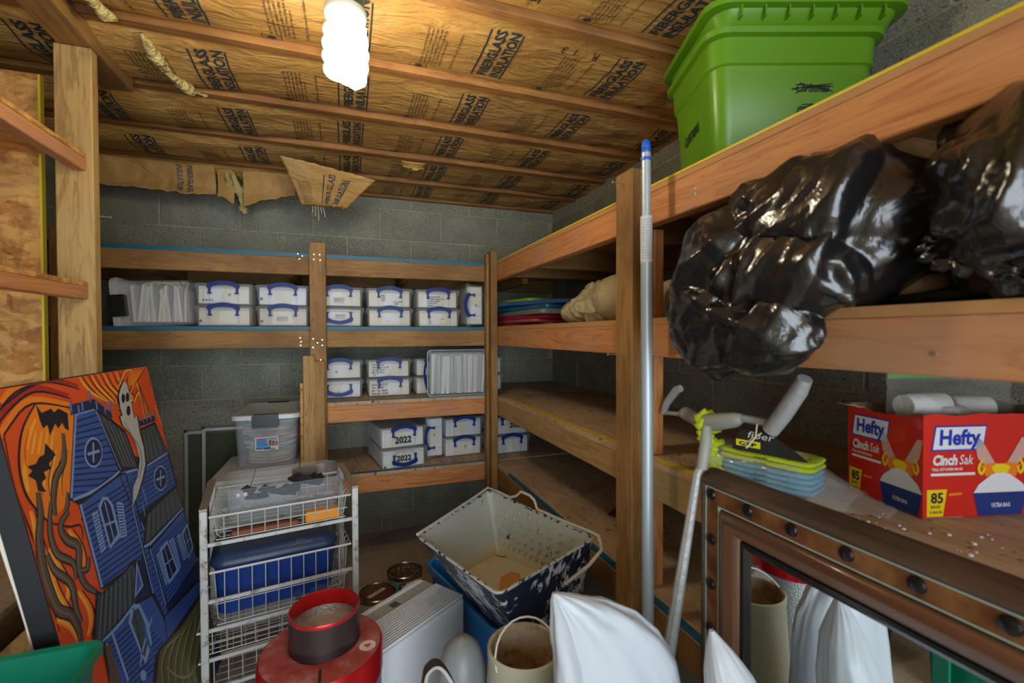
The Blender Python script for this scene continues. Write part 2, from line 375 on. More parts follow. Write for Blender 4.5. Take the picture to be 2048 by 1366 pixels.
# ---------------------------------------------------------------- ceiling: deck, joists, insulation batts
ceil = struct('ceiling', M().box(XL-.2, XR+.2, YF-.2, YB+.2, HC, HC+.05), mat('roof_deck', (.16, .10, .05), .9))
JY = [-2.05, -1.6, -1.15, -.75, -.35, .05, .45, .85, 1.25, 1.64, 2.03, 2.42, 2.81, 3.15]
ZJ = 2.218
for i, y in enumerate(JY):
    bx('joist', joistw, ceil, XL, XR, y-.019, y+.019, ZJ, HC, b=.003)
PIT = .445; TX0 = .52
def batt(y0, y1, seed, printed=True):
    a, b = y0+.02, y1-.02
    def z(x, y):
        t = (y-a)/(b-a); e = 4*t*(1-t); far = max(0, min(1, (y0-1.2)/1.6))
        s = .010+.014*(.5+.5*noise.noise(Vector((x*1.1+seed, y*2, seed))))
        lft = max(0, min(1, (-x-.1)/.5)); s += lft*(.012+.022*far)
        w = .0055*noise.noise(Vector((x*3+y*5, y*9-x*2, seed*3)))+.003*noise.noise(Vector((x*9-y*9, y*24+x*6, seed)))
        rd = (1-abs(noise.noise(Vector((x*2.2+y*6, y*3-x*1.2, seed*5+2))))*3)
        w -= .006*max(0, rd)*(.3+lft+max(0, min(1, (x-.9)/.3))*1.5)
        return ZJ+.024-s*e**.7+w*min(1, e*2.5)
    m = M(); nx = 150
    m.grid(lambda u, v: (XL+(XR-XL)*u, a+(b-a)*v, z(XL+(XR-XL)*u, a+(b-a)*v)), nx, 16)
    ba = m.build('insulation_batt', kraft, ceil, smooth=2)
    if not printed: return z
    L = M(); yc = (y0+y1)/2
    off = random.Random(seed).uniform(-.03, .03)
    def F(x0, y0_): return lambda u, v: (x0-v, y0_-u, z(x0-v, y0_-u)-.0022)
    for k in range(-5, 4):
        x = TX0+off+k*PIT; f = F(x, b-.05)
        if x < -1.2: continue
        wd_ = (b-a)*.72
        put_text(L, 'FIBERGLASS', F(x-.052, b-.045), .046, .03, 2, 0, wd_)
        put_text(L, 'INSULATION', F(x-.008, b-.045), .046, .03, 2, 0, wd_)
        for xx in (x-.100, x+.003):
            for q in range(12):
                u0, u1 = wd_*q/12-.004, wd_*(q+1)/12-.004
                L.add([F(xx, b-.045)(u, v) for u, v in ((u0, 0), (u1, 0), (u1, .005), (u0, .005))], [(0, 1, 2, 3)])
        xs = x+.24
        T = ['CAUTION: The vapor barrier facing of this', 'insulation will burn. Do not leave exposed.', 'Facing must be installed in contact with', 'the unexposed surface of the ceiling, wall', 'or floor finish. Protect facing from any', 'open flame or other heat source.']
        for q, tx in enumerate(T): put_text(L, tx, F(xs-.072+q*.0125, b-.045), .0115, .012, 1, 1, wd_*(.8 if q < 5 else .6))
        put_text(L, 'INSTALL: This face toward area of installation', F(xs+.03, b-.045), .0115, .012, 1, 1, wd_*.8)
        f2 = F(xs-.05, b-.012)
        for (u0, v0, u1, v1) in ((0, 0, .03, .002), (0, .055, .03, .057), (0, 0, .002, .057), (.028, 0, .03, .057)):
            L.add([f2(u, v) for u, v in ((u0, v0), (u1, v0), (u1, v1), (u0, v1))], [(0, 1, 2, 3)], 1)
        L.add([f2(.015+.009*math.cos(a_)*(1+.3*(i_ % 2)), .028+.012*math.sin(a_)*(1+.3*(i_ % 2))) for i_, a_ in enumerate(2*PI*h/10 for h in range(10))], [tuple(range(10))], 0)
    L.build('printed_lettering', [ink, ink2], ba)
    return z
ZF = {}
for i in range(len(JY)-1): ZF[i] = batt(JY[i], JY[i+1], i+1, printed=(JY[i] > .4))
# handwritten marks on the facing
hw = M()
def onb(i, x0, y0): return lambda u, v: (x0+v*0-u*0+(-v), y0-u, ZF[i](x0-v, y0-u)-.0025)
zz = ZF[8]
put_text(hw, 'R', lambda u, v: (.80-u*0+v*-1, 1.375+u, zz(.80-v, 1.375+u)-.0025), .03)
hw = M()
for ch, xx in (('1', .715), ('3', .675), ('R', .79)):
    put_text(hw, ch, lambda u, v, xx=xx: (xx-u, 1.33+v*1.0, zz(xx-u, 1.33+v)-.003), .045, .0, 2)
hw.build('handwritten_mark', ink2, bpy.data.objects['insulation_batt.008'])
# loose facing and fibreglass where the batts have torn
def fibre(parent, pts, r, seed):
    m = M(); P = []
    for k, p in enumerate(pts): P.append(p)
    Q = []
    for i in range(len(P)-1):
        for t in range(5):
            a, b = Vector(P[i]), Vector(P[i+1]); Q.append(a.lerp(b, t/5))
    Q.append(Vector(P[-1])); n = 9; rings = []
    for i, q in enumerate(Q):
        rr = r*(.25+1.5*abs(noise.noise(Vector((i*.9, seed, 0))))+.5*math.sin(PI*i/(len(Q)-1)))
        rings.append([(q.x+rr*math.cos(2*PI*k/n)*(1+1.1*noise.noise(Vector((i*1.3, k*1.7, seed+.5)))), q.y+rr*.7*math.sin(2*PI*k/n), q.z+rr*math.sin(2*PI*k/n)*(1+1.1*noise.noise(Vector((k*1.7, i*1.3, seed+.3))))) for k in range(n)])
    m.loft(rings); o = m.build('torn_fibreglass', fuzz, parent, smooth=2); return tag(o, kind='stuff')
bs = [bpy.data.objects['insulation_batt' + ('' if i == 0 else '.%03d' % i)] for i in range(len(JY)-1)]
fibre(bs[8], [(-.70, 1.28, 2.195), (-.655, 1.36, 2.19), (-.635, 1.46, 2.188), (-.61, 1.60, 2.20)], .026, 1)
fibre(bs[9], [(-.57, 1.67, 2.212), (-.565, 1.76, 2.20), (-.555, 1.85, 2.195), (-.525, 1.95, 2.19), (-.48, 1.995, 2.20)], .017, 2)
fibre(bs[12], [(-.575, 2.86, 2.20), (-.56, 2.90, 2.12), (-.55, 2.93, 2.06), (-.54, 2.95, 2.0)], .020, 3)
fibre(bs[12], [(-.60, 2.84, 2.19), (-.605, 2.92, 2.12), (-.60, 2.95, 2.08)], .014, 4)
# sagging facing of the last bay, ragged lower edge
def hang(x0, x1, y, z0f, z1f, seed, parent, jag=.012, rows=14, cols=70, lab=None, curl=.03):
    m = M()
    def fn(u, v):
        x = x0+(x1-x0)*u; zt = z0f(u); zb = z1f(u)+jag*noise.noise(Vector((x*28, seed, 1)))+jag*.6*noise.noise(Vector((x*90, seed, 2)))
        z_ = zt+(zb-zt)*v; yy = y+curl*math.sin(v*PI*.8)-.01+.016*noise.noise(Vector((x*7, z_*5, seed)))+.008*noise.noise(Vector((x*19, z_*9, seed)))
        return (x, yy, z_)
    m.grid(fn, cols, rows); o = m.build('sagging_facing', kraft, parent, smooth=2, solid=.002); return o, fn
def interp(pts):
    def f(u):
        for (a, b), (c, d) in zip(pts, pts[1:]):
            if u <= c: return b+(d-b)*(u-a)/(c-a)
        return pts[-1][1]
    return f
s1, f1 = hang(-1.30, -.66, 2.86, lambda u: 2.215, interp([(0, 2.07), (.4, 2.075), (.8, 2.06), (1, 2.075)]), 3, bs[12])
s2, f2_ = hang(-.655, -.575, 2.87, lambda u: 2.21, interp([(0, 2.07), (.6, 2.05), (1, 2.03)]), 8, bs[12], cols=14)
s3, f3 = hang(-.53, -.27, 2.86, lambda u: 2.212, interp([(0, 2.015), (.2, 2.04), (.35, 2.06), (1, 2.105)]), 5, bs[12], cols=40)
for fn, us in ((f1, (.62, .97)), (f3, (.1,))):
    L = M()
    for u in us:
        if fn is f1 and u < .9:
            put_text(L, 'FIBERGLASS', lambda a, b_: tuple(Vector(fn(min(1, .80+b_/.64), .05+a*7))+Vector((0, -.004, 0))), .036, .02, 2, 0, .125)
            put_text(L, 'INSULATION', lambda a, b_: tuple(Vector(fn(.73+b_/.64, .05+a*7))+Vector((0, -.004, 0))), .036, .02, 2, 0, .125)
    if L.v: L.build('printed_lettering', ink, s1)
# one square of facing hanging free in front of the wall
fl = M()
A_, B_, C_, D_, E_ = (-.285, 2.47, 2.165), (.135, 2.52, 2.125), (.02, 2.60, 1.985), (-.20, 2.60, 1.985), (-.305, 2.5, 2.15)
def flap(u, v):
    if u < 0: u = 0
    top = Vector((-.295, 2.45, 2.172)).lerp(Vector((.145, 2.50, 2.118)), u); bot = Vector((-.215, 2.60, 1.985)).lerp(Vector((.0, 2.60, 1.982)), min(1, u*1.0))
    p = top.lerp(bot, v); p += Vector((0, -.012*math.sin(PI*u)+.007*noise.noise(Vector((u*4, v*4, 7))), .006*noise.noise(Vector((u*16, v*5, 2)))+.004*noise.noise(Vector((u*40, v*30, 5))))); return tuple(p)
fl.grid(flap, 30, 16); fo = fl.build('hanging_flap', kraft, bs[11], smooth=2, solid=.002)
L = M()
def onflap(u0): return lambda a, b_: tuple(Vector(flap(min(u0-b_/.36, 1), .93-a/.22))+Vector((0, -.004, -.001)))
put_text(L, 'FIBERGLASS', onflap(.58), .040, .02, 2, 0, .17); put_text(L, 'INSULATION', onflap(.74), .040, .02, 2, 0, .155)
for q in range(6): put_text(L, 'Facing must be installed as stated', onflap(.10+q*.033), .011, 0, 1, 1, .10)
for u0 in (.455, .76):
    for q in range(8): L.add([onflap(u0)(a, b_) for a, b_ in ((.16*q/8, 0), (.16*(q+1)/8, 0), (.16*(q+1)/8, .005), (.16*q/8, .005))], [(0, 1, 2, 3)])
L.build('printed_lettering', [ink, ink2], fo)
th = M()
for k in range(5): th.tube([(-.165+.012*k, 2.61, 1.99), (-.17+.014*k+.006, 2.61, 1.96), (-.168+.016*k, 2.61, 1.95-.018*((k*7) % 3))], .0022, 4)
th.build('loose_threads', mat('pale_fibre', (.55, .52, .42), .9), fo)
# small torn hole
ph = M()
ph.grid(lambda u, v: (.27+.13*u, 2.44+.06*v, ZJ-.004-.03*v*math.sin(PI*u)+.004*nz(u*9, v*9)), 10, 6); ph.build('torn_curl', kraft, bs[11], smooth=2, solid=.002)
fibre(bs[11], [(.28, 2.47, 2.20), (.33, 2.48, 2.195), (.39, 2.48, 2.20)], .010, 9)

# post-top header running back along the left, under the joists
# ---------------------------------------------------------------- shelving
Z = [1.728, 1.357, .963, .578]           # top of each shelf board
PT = .018
def stripe(parent, x0, x1, y0, y1, z0, z1, m): return bx('paint_stripe', m, parent, x0, x1, y0, y1, z0, z1)
sb = thing('shelving_unit', 'timber shelving across the back block wall with blue-striped shelf edges', 'shelving', (0, 2.56, 0))
def B_(name, m, par, x0, x1, y0, y1, z0, z1, b=.0025):
    o = bx(name, m, par, x0, x1, y0, y1, z0, z1, b); o.location = o.location-par.location; return o
for i, z in enumerate(Z):
    xl = XL if i < 2 else -.165
    B_('shelf_board', ply, sb, xl, XR-.004, 2.56, YB-.004, z-PT, z, 0)
    W = (brn, brn, red, red)[i][0]
    B_('beam', W, sb, xl, .762, 2.56, 2.598, z-PT-.089, z-PT)
    B_('ledger', brn[0], sb, xl, XR-.01, YB-.045, YB-.006, z-PT-.089, z-PT)
    for x in ((-.9, -.3, .3, 1.0) if i < 2 else (.3, 1.0)): B_('cross_rail', brn[1], sb, x, x+.038, 2.60, YB-.047, z-PT-.089, z-PT)
    zt = z-PT-.003 if i == 1 else z
    if i == 0: B_('paint_stripe', bluepaint, sb, XL, .762, 2.557, 2.56, z-PT+.001, z+.001, 0)
    elif i == 1: B_('paint_stripe', bluepaint, sb, XL, .762, 2.557, 2.56, z-PT, z+.001, 0)
    else:
        B_('paint_stripe', bluepaint, sb, -.10, .762, 2.5585, 2.583, z, z+.0012, 0)
def post(par, m, x0, x1, y0, y1, z0, z1, label=None):
    o = B_('post', m, par, x0, x1, y0, y1, z0, z1, .003); return o
post(sb, brn[2], -.178, -.100, 2.521, 2.557, 0, 1.783)
post(sb, trt[2], -.208, -.155, 2.478, 2.519, 0, 1.212)
post(sb, brn[2], -.184, -.108, 2.480, 2.520, 0, 1.185)
B_('end_panel', osb, sb, -.224, -.2085, 2.50, 2.60, 0, 1.075)
post(sb, brn[2], -1.20, -1.12, 2.521, 2.557, 0, 1.783)
# nails on the middle post
nl = M()
for x, z in ((-.155, 1.72), (-.128, 1.72), (-.156, 1.695), (-.126, 1.692), (-.162, 1.295), (-.120, 1.29), (-.142, 1.275), (-.163, 1.252), (-.12, 1.262), (-.232, 1.725), (-.212, 1.715), (-.225, 1.70), (-.225, 1.30), (-.222, 1.28), (-.223, 1.262), (-.128, 1.188)):
    yy = 2.519 if x > -.2 else 2.5585
    nl.box(x-.003, x+.003, yy-2.56-.002, yy-2.56+.002, z-.003, z+.003)
nl.build('nail_heads', nailm, sb)
# right-hand run
sr = thing('shelving_unit', 'timber shelving along the right block wall with yellow-striped shelf edges', 'shelving', (.8, 1.15, 0))
Y0 = -.45
for i, z in enumerate(Z):
    z += (0, .002, 0, -.003)[i]
    B_('shelf_board', ply if i > 1 else mat('plywood_edge', (.46, .24, .09), .75, bump=(40, .4, .003)), sr, .80, XR-.004, Y0, 2.556, z-PT, z, 0)
    W = (red, red, trt, brn)[i][1]
    B_('beam', W, sr, .80, .838, Y0, 2.556, z-PT-.089, z-PT)
    B_('ledger', brn[1], sr, XR-.045, XR-.006, Y0, 2.55, z-PT-.089, z-PT)
    for y in ((.60, 1.28, 1.95, 2.3) if i < 2 else (.3, 1.0, 1.8)): B_('cross_rail', brn[0], sr, .84, XR-.047, y, y+.038, z-PT-.089, z-PT)
    if i == 0: B_('paint_stripe', yelpaint, sr, .7985, .80, Y0, 2.556, z-.004, z+.0015, 0)
    if i == 2: B_('paint_stripe', yelpaint, sr, .805, .819, Y0, 2.42, z, z+.0012, 0); B_('paint_stripe', yelpaint, sr, .8255, .830, Y0, 2.42, z, z+.0012, 0)
    if i == 3: B_('paint_stripe', bluepaint, sr, .800, .812, Y0, 2.3, z, z+.0012, 0); B_('paint_stripe', bluepaint, sr, .7985, .80, Y0, 2.3, z-.012, z, 0)
post(sr, brn[2], .762, .799, 1.116, 1.200, 0, 1.787)
pi_ = post(sr, red[2], .84, .874, 1.118, 1.16, 0, 1.62)
post(sr, brn[2], .762, .799, 2.47, 2.556, 0, 1.786)
post(sr, brn[2], .745, .761, 2.51, 2.556, 0, 1.77)
post(sr, brn[2], .762, .799, -.40, -.31, 0, 1.787)
def nail(par, p, d, l=.045, hook=False):
    m = M(); p = Vector(p)-par.location; d = Vector(d).normalized(); m.tube([p, p+d*l], .0017, 6); q = p+d*l; m.tube([q, q+d*.002], .0045, 8)
    return m.build('nail', nailm, par)
nail(sr, (.762, 1.16, 1.755), (-1, 0, .0), .035); nail(sr, (.762, 1.16, 1.255), (-1, .0, .02), .05)
nl = M()
for y, z in ((.905, 1.655), (.905, 1.668), (.66, 1.30), (.42, 1.285), (.30, 1.25)): nl.box(-.0015, .001, y-1.15-.003, y-1.15+.003, z-.003, z+.003)
nl.build('nail_heads', nailm, sr)
# left run: post, two open shelves, osb end, low shelf
sl = thing('shelving_unit', 'pale treated timber shelving end at the left edge with strand board panel', 'shelving', (-.75, 1.71, 0))
post(sl, trt[2], -.796, -.706, 1.71, 1.748, 0, 2.165)
B_('header', brn[1], sl, -.79, -.70, 1.2, 1.98, 2.167, 2.216)
for z, hh in ((1.85, .038), (1.472, .038), (.705, .075)):
    B_('beam', red[1] if z > 1 else brn[1], sl, -.755, -.722, -.3, 1.709, z-.012-hh, z-.012)
    B_('shelf_board', osb if z > 1 else ply, sl, XL+.004, -.722, -.3, 1.709, z-.012, z, 0)
op = B_('end_panel', osb, sl, XL+.004, -.851, 1.752, 1.768, 0, 2.083, 0)
B_('paint_stripe', yelpaint, sl, -.851, -.845, 1.751, 1.769, 0, 2.083, 0)
nail(sl, (-.706, 1.73, 1.675), (1, 0, -.03), .032)
ORD = 'first second third fourth fifth sixth seventh eighth ninth tenth eleventh twelfth thirteenth fourteenth fifteenth sixteenth seventeenth eighteenth nineteenth twentieth twenty-first twenty-second twenty-third twenty-fourth twenty-fifth'.split()
# ---------------------------------------------------------------- plastic storage boxes with blue handles
def handle_poly(down=False):
    P = []
    n = 10
    for i in range(n+1): t = i/n; P.append((-.060+.120*t, .012*math.sin(PI*t)+.012))
    P += [(.070, .004), (.070, -.010), (.064, -.014), (.063, -.034), (.067, -.036), (.067, -.041), (.049, -.041), (.049, -.036), (.055, -.034), (.055, -.012), (.046, -.006)]
    for i in range(n+1): t = i/n; P.append((.044-.088*t, .010*math.sin(PI*t)-.004))
    P += [(-.046, -.006), (-.055, -.012), (-.055, -.034), (-.049, -.036), (-.049, -.041), (-.067, -.041), (-.067, -.036), (-.063, -.034), (-.064, -.014), (-.070, -.010), (-.070, .004)]
    return [(x, -z) for x, z in P] if down else P
def box_meshes(w, h, d):
    lid = .026; b = M()
    b.rrect([(0, w/2-.012, d/2-.012, .012), (.004, w/2-.008, d/2-.008, .014), (h-lid, w/2-.003, d/2-.003, .014)], 4, 0, True, False)
    for x in (-.062, .062): b.box(x-.0015, x+.0015, -d/2-.001, -d/2+.006, .004, h-lid-.004)
    l = M(); l.rrect([(h-lid-.002, w/2+.001, d/2+.001, .016), (h-lid+.004, w/2+.004, d/2+.004, .018), (h-.004, w/2+.003, d/2+.003, .018), (h, w/2-.002, d/2-.002, .016), (h-.003, w/2-.012, d/2-.012, .012)], 4, 0, False, True)
    l.box(-.055, .055, -d/2-.006, -d/2-.002, h-.022, h-.012)
    return b, l
_pb = {}
BOXD = {}
def storage_box(label, loc, rz=0, w=.252, h=.107, d=.36, down=False, group='clear storage boxes with blue handles', fill=paper, filllabel=None, rot=None, fh=.9, fillcol=None, handles=1):
    key = (w, h, d)
    if key not in _pb:
        b, l = box_meshes(w, h, d); _pb[key] = (b, l)
    b, l = _pb[key]
    t = thing('storage_box', label, 'storage box', loc, rz, group, rot)
    if key in BOXD:
        for nm, me in BOXD[key]:
            o = bpy.data.objects.new(nm, me); C.objects.link(o); o.parent = t
    else:
        a = b.build('body', clearp, t, smooth=1); c_ = l.build('lid', clearl, t, smooth=1); BOXD[key] = (('body', a.data), ('lid', c_.data))
    for sgn in ((1, -1)[:handles]):
        hd = M(); hz = h-.012 if not down else .038
        hd.prism(handle_poly(down), -d/2-.014, -d/2-.005); ho = hd.build('handle', bhandle, t)
        ho.location = (0, 0, hz)
        if sgn < 0: ho.rotation_euler = (0, 0, PI)
    if fill:
        pf = M(); hh = h-.014; pf.box(-w/2+.016, w/2-.018, -d/2+.013, d/2-.014, .007, hh, b=.002)
        rng = random.Random(label)
        for q in range(3):
            x = rng.uniform(-w/2+.03, w/2-.05); pf.box(x, x+.0012, -d/2+.0125, -d/2+.0135, .009, hh-.002, mi=1)
        x = rng.uniform(-.09, -.02); zt = hh-.006
        pf.add([(x, -d/2+.0122, .010), (x+rng.uniform(.05, .1), -d/2+.0122, .010+.01*rng.random()), (x+.09, -d/2+.0122, zt), (x+.01, -d/2+.0122, zt-.012*rng.random())], [(0, 1, 2, 3)], 2)
        p = pf.build('document_stack', [fill, mat('paper_shadow_grey', (.45, .44, .42), .8), papercool if fill is paper else paper], None)
        p.location = t.location; p.rotation_euler = t.rotation_euler
        tag(p, filllabel or ('papers in ' + label), 'papers', 'papers inside the clear storage boxes')
    t['_d'] = d
    return t
def write_on(t, lines, x, z, size, m=marker, d=.36, bold=.022, ls=1.25, wid=None, shear=0, w2=None, name='handwriting'):
    L = M(); yy = -d/2-.0045
    for i, ln in enumerate(lines):
        put_text(L, ln, lambda a, b, i=i: (x+a, yy, z-i*size*ls+b), size, bold, 2, 0, wid, shear)
    return L.build(name, m, t)
def sticker(t, x, z, r=.006, d=.36):
    L = M(); L.add([(x+r*math.cos(a), -d/2-.0045, z+r*math.sin(a)) for a in [2*PI*k/14 for k in range(14)]], [tuple(range(14))])
    L.add([(x-.003, -d/2-.005, z), (x-.001, -d/2-.005, z-.003), (x+.004, -d/2-.005, z+.003), (x-.001, -d/2-.005, z-.001)], [(0, 1, 2, 3)], 1)
    return L.build('round_sticker', [mat('sticker_navy', (.05, .05, .10), .5), paper], t)
def tinylabel(t, x, z, lines, d=.36, w=.05, h=.022):
    L = M(); yy = -d/2-.0047
    L.add([(x, yy, z), (x+w, yy, z), (x+w, yy, z+h), (x, yy, z+h)], [(0, 1, 2, 3)], 0)
    for i, s_ in enumerate(lines): put_text(L, s_, lambda a, b, i=i: (x+.004+a, yy-.0004, z+h-.009-i*.009+b), .008, 0, 1, 1, (w-.008)*(1 if i == 0 else .5))
    return L.build('paper_label', [mat('cream_label', (.70, .68, .60), .8), ink2], t)
def twolines(t, x, z): 
    L = M(); yy = -.36/2-.0047
    L.add([(x, yy, z), (x+.012, yy, z), (x+.012, yy, z+.012), (x, yy, z+.012)], [(0, 1, 2, 3)], 0)
    for q in range(3): L.box(x+.002+q*.003, x+.0035+q*.003, yy-.0005, yy, z+.002, z+.010, 1)
    return L.build('barcode_label', [mat('cream_label'), marker], t)
y2 = 2.80
Hs = .1075
green_ = mat('green_tinted_paper', (.50, .55, .46), .8); beige_ = mat('beige_paper', (.66, .60, .52), .8)
S = 'second back shelf'
b = storage_box('clear box of cream tags, lower of leftmost stack, '+S, (-.573, y2, Z[1]), fill=beige_); sticker(b, -.098, .028)
b = storage_box('clear box with pinkish contents, upper of leftmost stack, '+S, (-.573, y2, Z[1]+Hs), fill=paper); twolines(b, .02, .045)
write_on(b, ['B O T L'], -.09, .018, .014, ink2)
b = storage_box('clear box with framed label, lower, left of middle post, '+S, (-.309, y2, Z[1]), fill=beige_); sticker(b, -.098, .028); tinylabel(b, -.03, .030, ['Extra Labels', 'Box'])
b = storage_box('clear box, upper, left of middle post, '+S, (-.309, y2, Z[1]+Hs), fill=papercool); sticker(b, -.098, .034)
b = storage_box('clear box, handle down, lower, behind middle post, '+S, (-.040, y2, Z[1]), down=True); tinylabel(b, -.02, .046, ['Party Store'])
b = storage_box('clear box with typed label, upper, behind middle post, '+S, (-.040, y2, Z[1]+Hs)); tinylabel(b, -.025, .026, ['Candy Store', 'Box'])
b = storage_box('clear box with dim papers, lower, second right of middle post, '+S, (.225, y2+.01, Z[1])); write_on(b, ['- - - - -'], -.03, .03, .012, ink2)
b = storage_box('clear box with black note, second stack right of post, '+S, (.222, y2, Z[1]+Hs)); write_on(b, ['Baby', 'cards', '2019'], -.045, .062, .010)
write_on(b, ['to be mailed', '  family'], .02, .03, .009)
b = storage_box('clear box, lower, third right of middle post, '+S, (.497, y2+.01, Z[1])); write_on(b, ['Tax', 'file', 'misc', 'rent'], -.06, .054, .009, ink2); write_on(b, ['-  o  x'], .0, .045, .012, ink2)
b = storage_box('clear box with handwritten list, third right of middle post, '+S, (.490, y2, Z[1]+Hs)); write_on(b, ['the insurance file', 'To refund checks 1 to 9', 'receipts and bills', 'copy to mail', 'late fees'], -.06, .062, .010, ink2)
# upright one at the corner post: turned on its side
b = storage_box('clear box on its side against corner post, '+S, (.758-.053+.0, 2.80, Z[1]+.127), rot=(0, -PI/2, 0), fill=paper)
b.location = (.760, 2.80, Z[1]+.130); twolines(b, -.006, .04)
for o in bpy.data.objects:
    if o.name.startswith('document_stack') and 'on its side against' in o.get('label', ''): o.location = b.location
S = 'third back shelf'
def wob(i): return (.004, -.003, .002)[i % 3]
b = storage_box('clear box, handle down, lower, beside middle post, '+S, (-.043, 2.87, Z[2]), down=True, fill=papercool); twolines(b, -.01, .03)
b = storage_box('clear box with barcode, upper, beside middle post, '+S, (-.043, 2.87, Z[2]+Hs)); twolines(b, -.02, .035)
b = storage_box('clear box with handwritten totals, lower of middle stack, '+S, (.225, 2.865, Z[2])); write_on(b, ['Invoice $73.97', 'Tax : 29.97', 'Bal : Tp : 26.95', 'Deposit : 29.99'], -.100, .066, .0145, marker, bold=.012, ls=1.15)
b = storage_box('clear box with handwritten list, upper of middle stack, '+S, (.222, 2.865, Z[2]+Hs)); write_on(b, ['- Tax bills & tax', '- Water bills 4 to 99', '- Gas bills 29.99', '- Misc 2018 box', '   Tax'], -.100, .070, .0115, marker, bold=.01, ls=1.2)
storage_box('clear box half behind the envelope bin, lower, '+S, (.492, 2.885, Z[2]))
storage_box('clear box half behind the envelope bin, upper, '+S, (.492, 2.885, Z[2]+Hs))
storage_box('clear box peeking right of corner post, lower, '+S, (.806, 2.94, Z[2]), fill=papercool)
storage_box('clear box peeking right of corner post, upper, '+S, (.804, 2.94, Z[2]+Hs), fill=papercool)
# open clear bin on edge with envelopes showing
t = thing('storage_box', 'large clear box stood on edge showing a row of white envelopes through its base', 'storage box', (.587, 2.545, Z[2]+.003), 0)
m = M(); m.xf = Matrix.Rotation(PI/2, 4, 'X') @ Matrix.Translation((0, .133, 0))
m.rrect([(.0, .170, .128, .022), (-.004, .174, .132, .024), (-.010, .174, .132, .024), (-.010, .166, .124, .02), (-.09, .158, .116, .016)], 5, 0, False, False)
m.xf = None
m.build('rim', mat('grey_clear_rim', (.34, .40, .44), .25, alpha=.85), t, smooth=1)
m = M(); m.box(-.150, .150, .009, .011, .025, .243, b=0); m.build('base_panel', clearp, t)
m = M(); m.box(-.160, .160, .012, .10, .014, .252); m.build('body', clearp, t)
for sx in (-1, 1):
    m = M(); pts = [(sx*(.172+.014*math.sin(PI*k/8)), .015, .045+.17*k/8) for k in range(9)]; m.tube(pts, .006, 6)
    for zz_ in (.045, .215): m.tube([(sx*.172, .015, zz_), (sx*.160, .015, zz_)], .005, 6)
    m.build('handle', bhandle, t)
rng = random.Random(5); x = -.150; k = 0
while x < .145:
    m = M(); tilt = rng.uniform(-.006, .014); wd = rng.choice((.0015, .003, .012, .018)); hh = rng.uniform(.205, .226)
    m.add([(0, 0, 0), (wd, 0, 0), (wd*1.6+tilt, .004, hh), (tilt, .002, hh), (0, .08, 0), (wd, .08, 0), (wd+tilt, .08, hh), (tilt, .08, hh)], [(0, 1, 2, 3), (4, 7, 6, 5), (0, 3, 7, 4), (1, 5, 6, 2), (3, 2, 6, 7), (0, 4, 5, 1)])
    o = m.build('envelope', (papercool, mat('grey_white_paper', (.62, .66, .72), .8), white)[k % 3]); o.location = (.587+x, 2.545+.014+.002*(k % 2), Z[2]+.02)
    tag(o, 'white envelope, %s from the left in the box stood on edge' % ORD[k], 'envelope', 'envelopes in the clear box stood on edge'); x += wd+rng.uniform(.004, .011); k += 1
S = 'bottom back shelf'
b = storage_box('clear box marked 2022, lower of turned stack, '+S, (.262, 2.775, Z[3]), PI*.048, w=.262, d=.40, down=True, fill=papercool, h=.112)
write_on(b, ['2022'], -.045, .044, .042, d=.40, bold=.03, wid=.082); sticker(b, -.108, .018, .007, d=.40)
b = storage_box('clear box marked 2022, upper of turned stack, '+S, (.258, 2.775, Z[3]+.1125), PI*.048, w=.262, d=.40, fill=papercool, h=.118)
write_on(b, ['2022'], -.050, .030, .050, d=.40, bold=.03, wid=.092)
b = storage_box('clear box stood on its side behind the 2022 stack, '+S, (.53, 2.88, Z[3]+.130), rot=(0, -PI/2, .02), fill=papercool); twolines(b, .01, .05)
b = storage_box('clear box with barcode, lower, left of corner post, '+S, (.650, 2.89, Z[3]), .06, fill=papercool, h=.118); twolines(b, 0, .055)
b = storage_box('clear box, upper, left of corner post, '+S, (.652, 2.89, Z[3]+.118), .06, fill=papercool, h=.118)
b = storage_box('clear box, lower, right of corner post, '+S, (.945, 2.84, Z[3]), .03, fill=papercool, h=.118); write_on(b, ['- - -'], -.07, .06, .012, ink2)
b = storage_box('clear box marked 2023, right of the corner post, '+S, (.940, 2.84, Z[3]+.118), .03, fill=papercool, h=.118); write_on(b, ['2023'], -.012, .045, .042, bold=.02, wid=.085)

# ---------------------------------------------------------------- latch totes
def latch_tote(label, loc, rz, w, d, h, group=None, rot=None):
    t = thing('latch_tote', label, 'storage tote', loc, rz, group, rot)
    m = M(); m.rrect([(0, w/2-.028, d/2-.028, .03), (.004, w/2-.022, d/2-.024, .032), (h-.05, w/2-.012, d/2-.012, .035), (h-.02, w/2-.008, d/2-.008, .035)], 5, 0, True, False)
    m.build('body', cloudy if h > .24 else clearp, t, smooth=1)
    m = M(); m.rrect([(h-.026, w/2-.001, d/2-.001, .04), (h-.022, w/2+.004, d/2+.004, .042), (h-.004, w/2+.002, d/2+.002, .042), (h, w/2-.004, d/2-.004, .038), (h-.006, w/2-.018, d/2-.018, .03)], 6, 0, True, True)
    m.build('lid', mat('grey_white_lid', (.60, .62, .62), .35), t, smooth=1)
    for s_ in (1, -1):
        m = M(); m.box(-w*.19, w*.19, s_*(d/2-.010), s_*(d/2+.012), h-.060, h+.003, b=.005)
        for q in range(9): x = -w*.17+q*w*.34/8; m.box(x-.002, x+.002, s_*(d/2+.010), s_*(d/2+.0145), h-.052, h-.012)
        m.build('latch', blackp, t)
    return t
tt = latch_tote('frosted tote with black latch packed with party supplies, on the white cabinet', (-.378, 2.735, .665), 0, .302, .46, .262)
L = M(); yy = -.23+.0115
def lb(a, b): return (a, -.2095-.006*(b/.2)-.001, b)
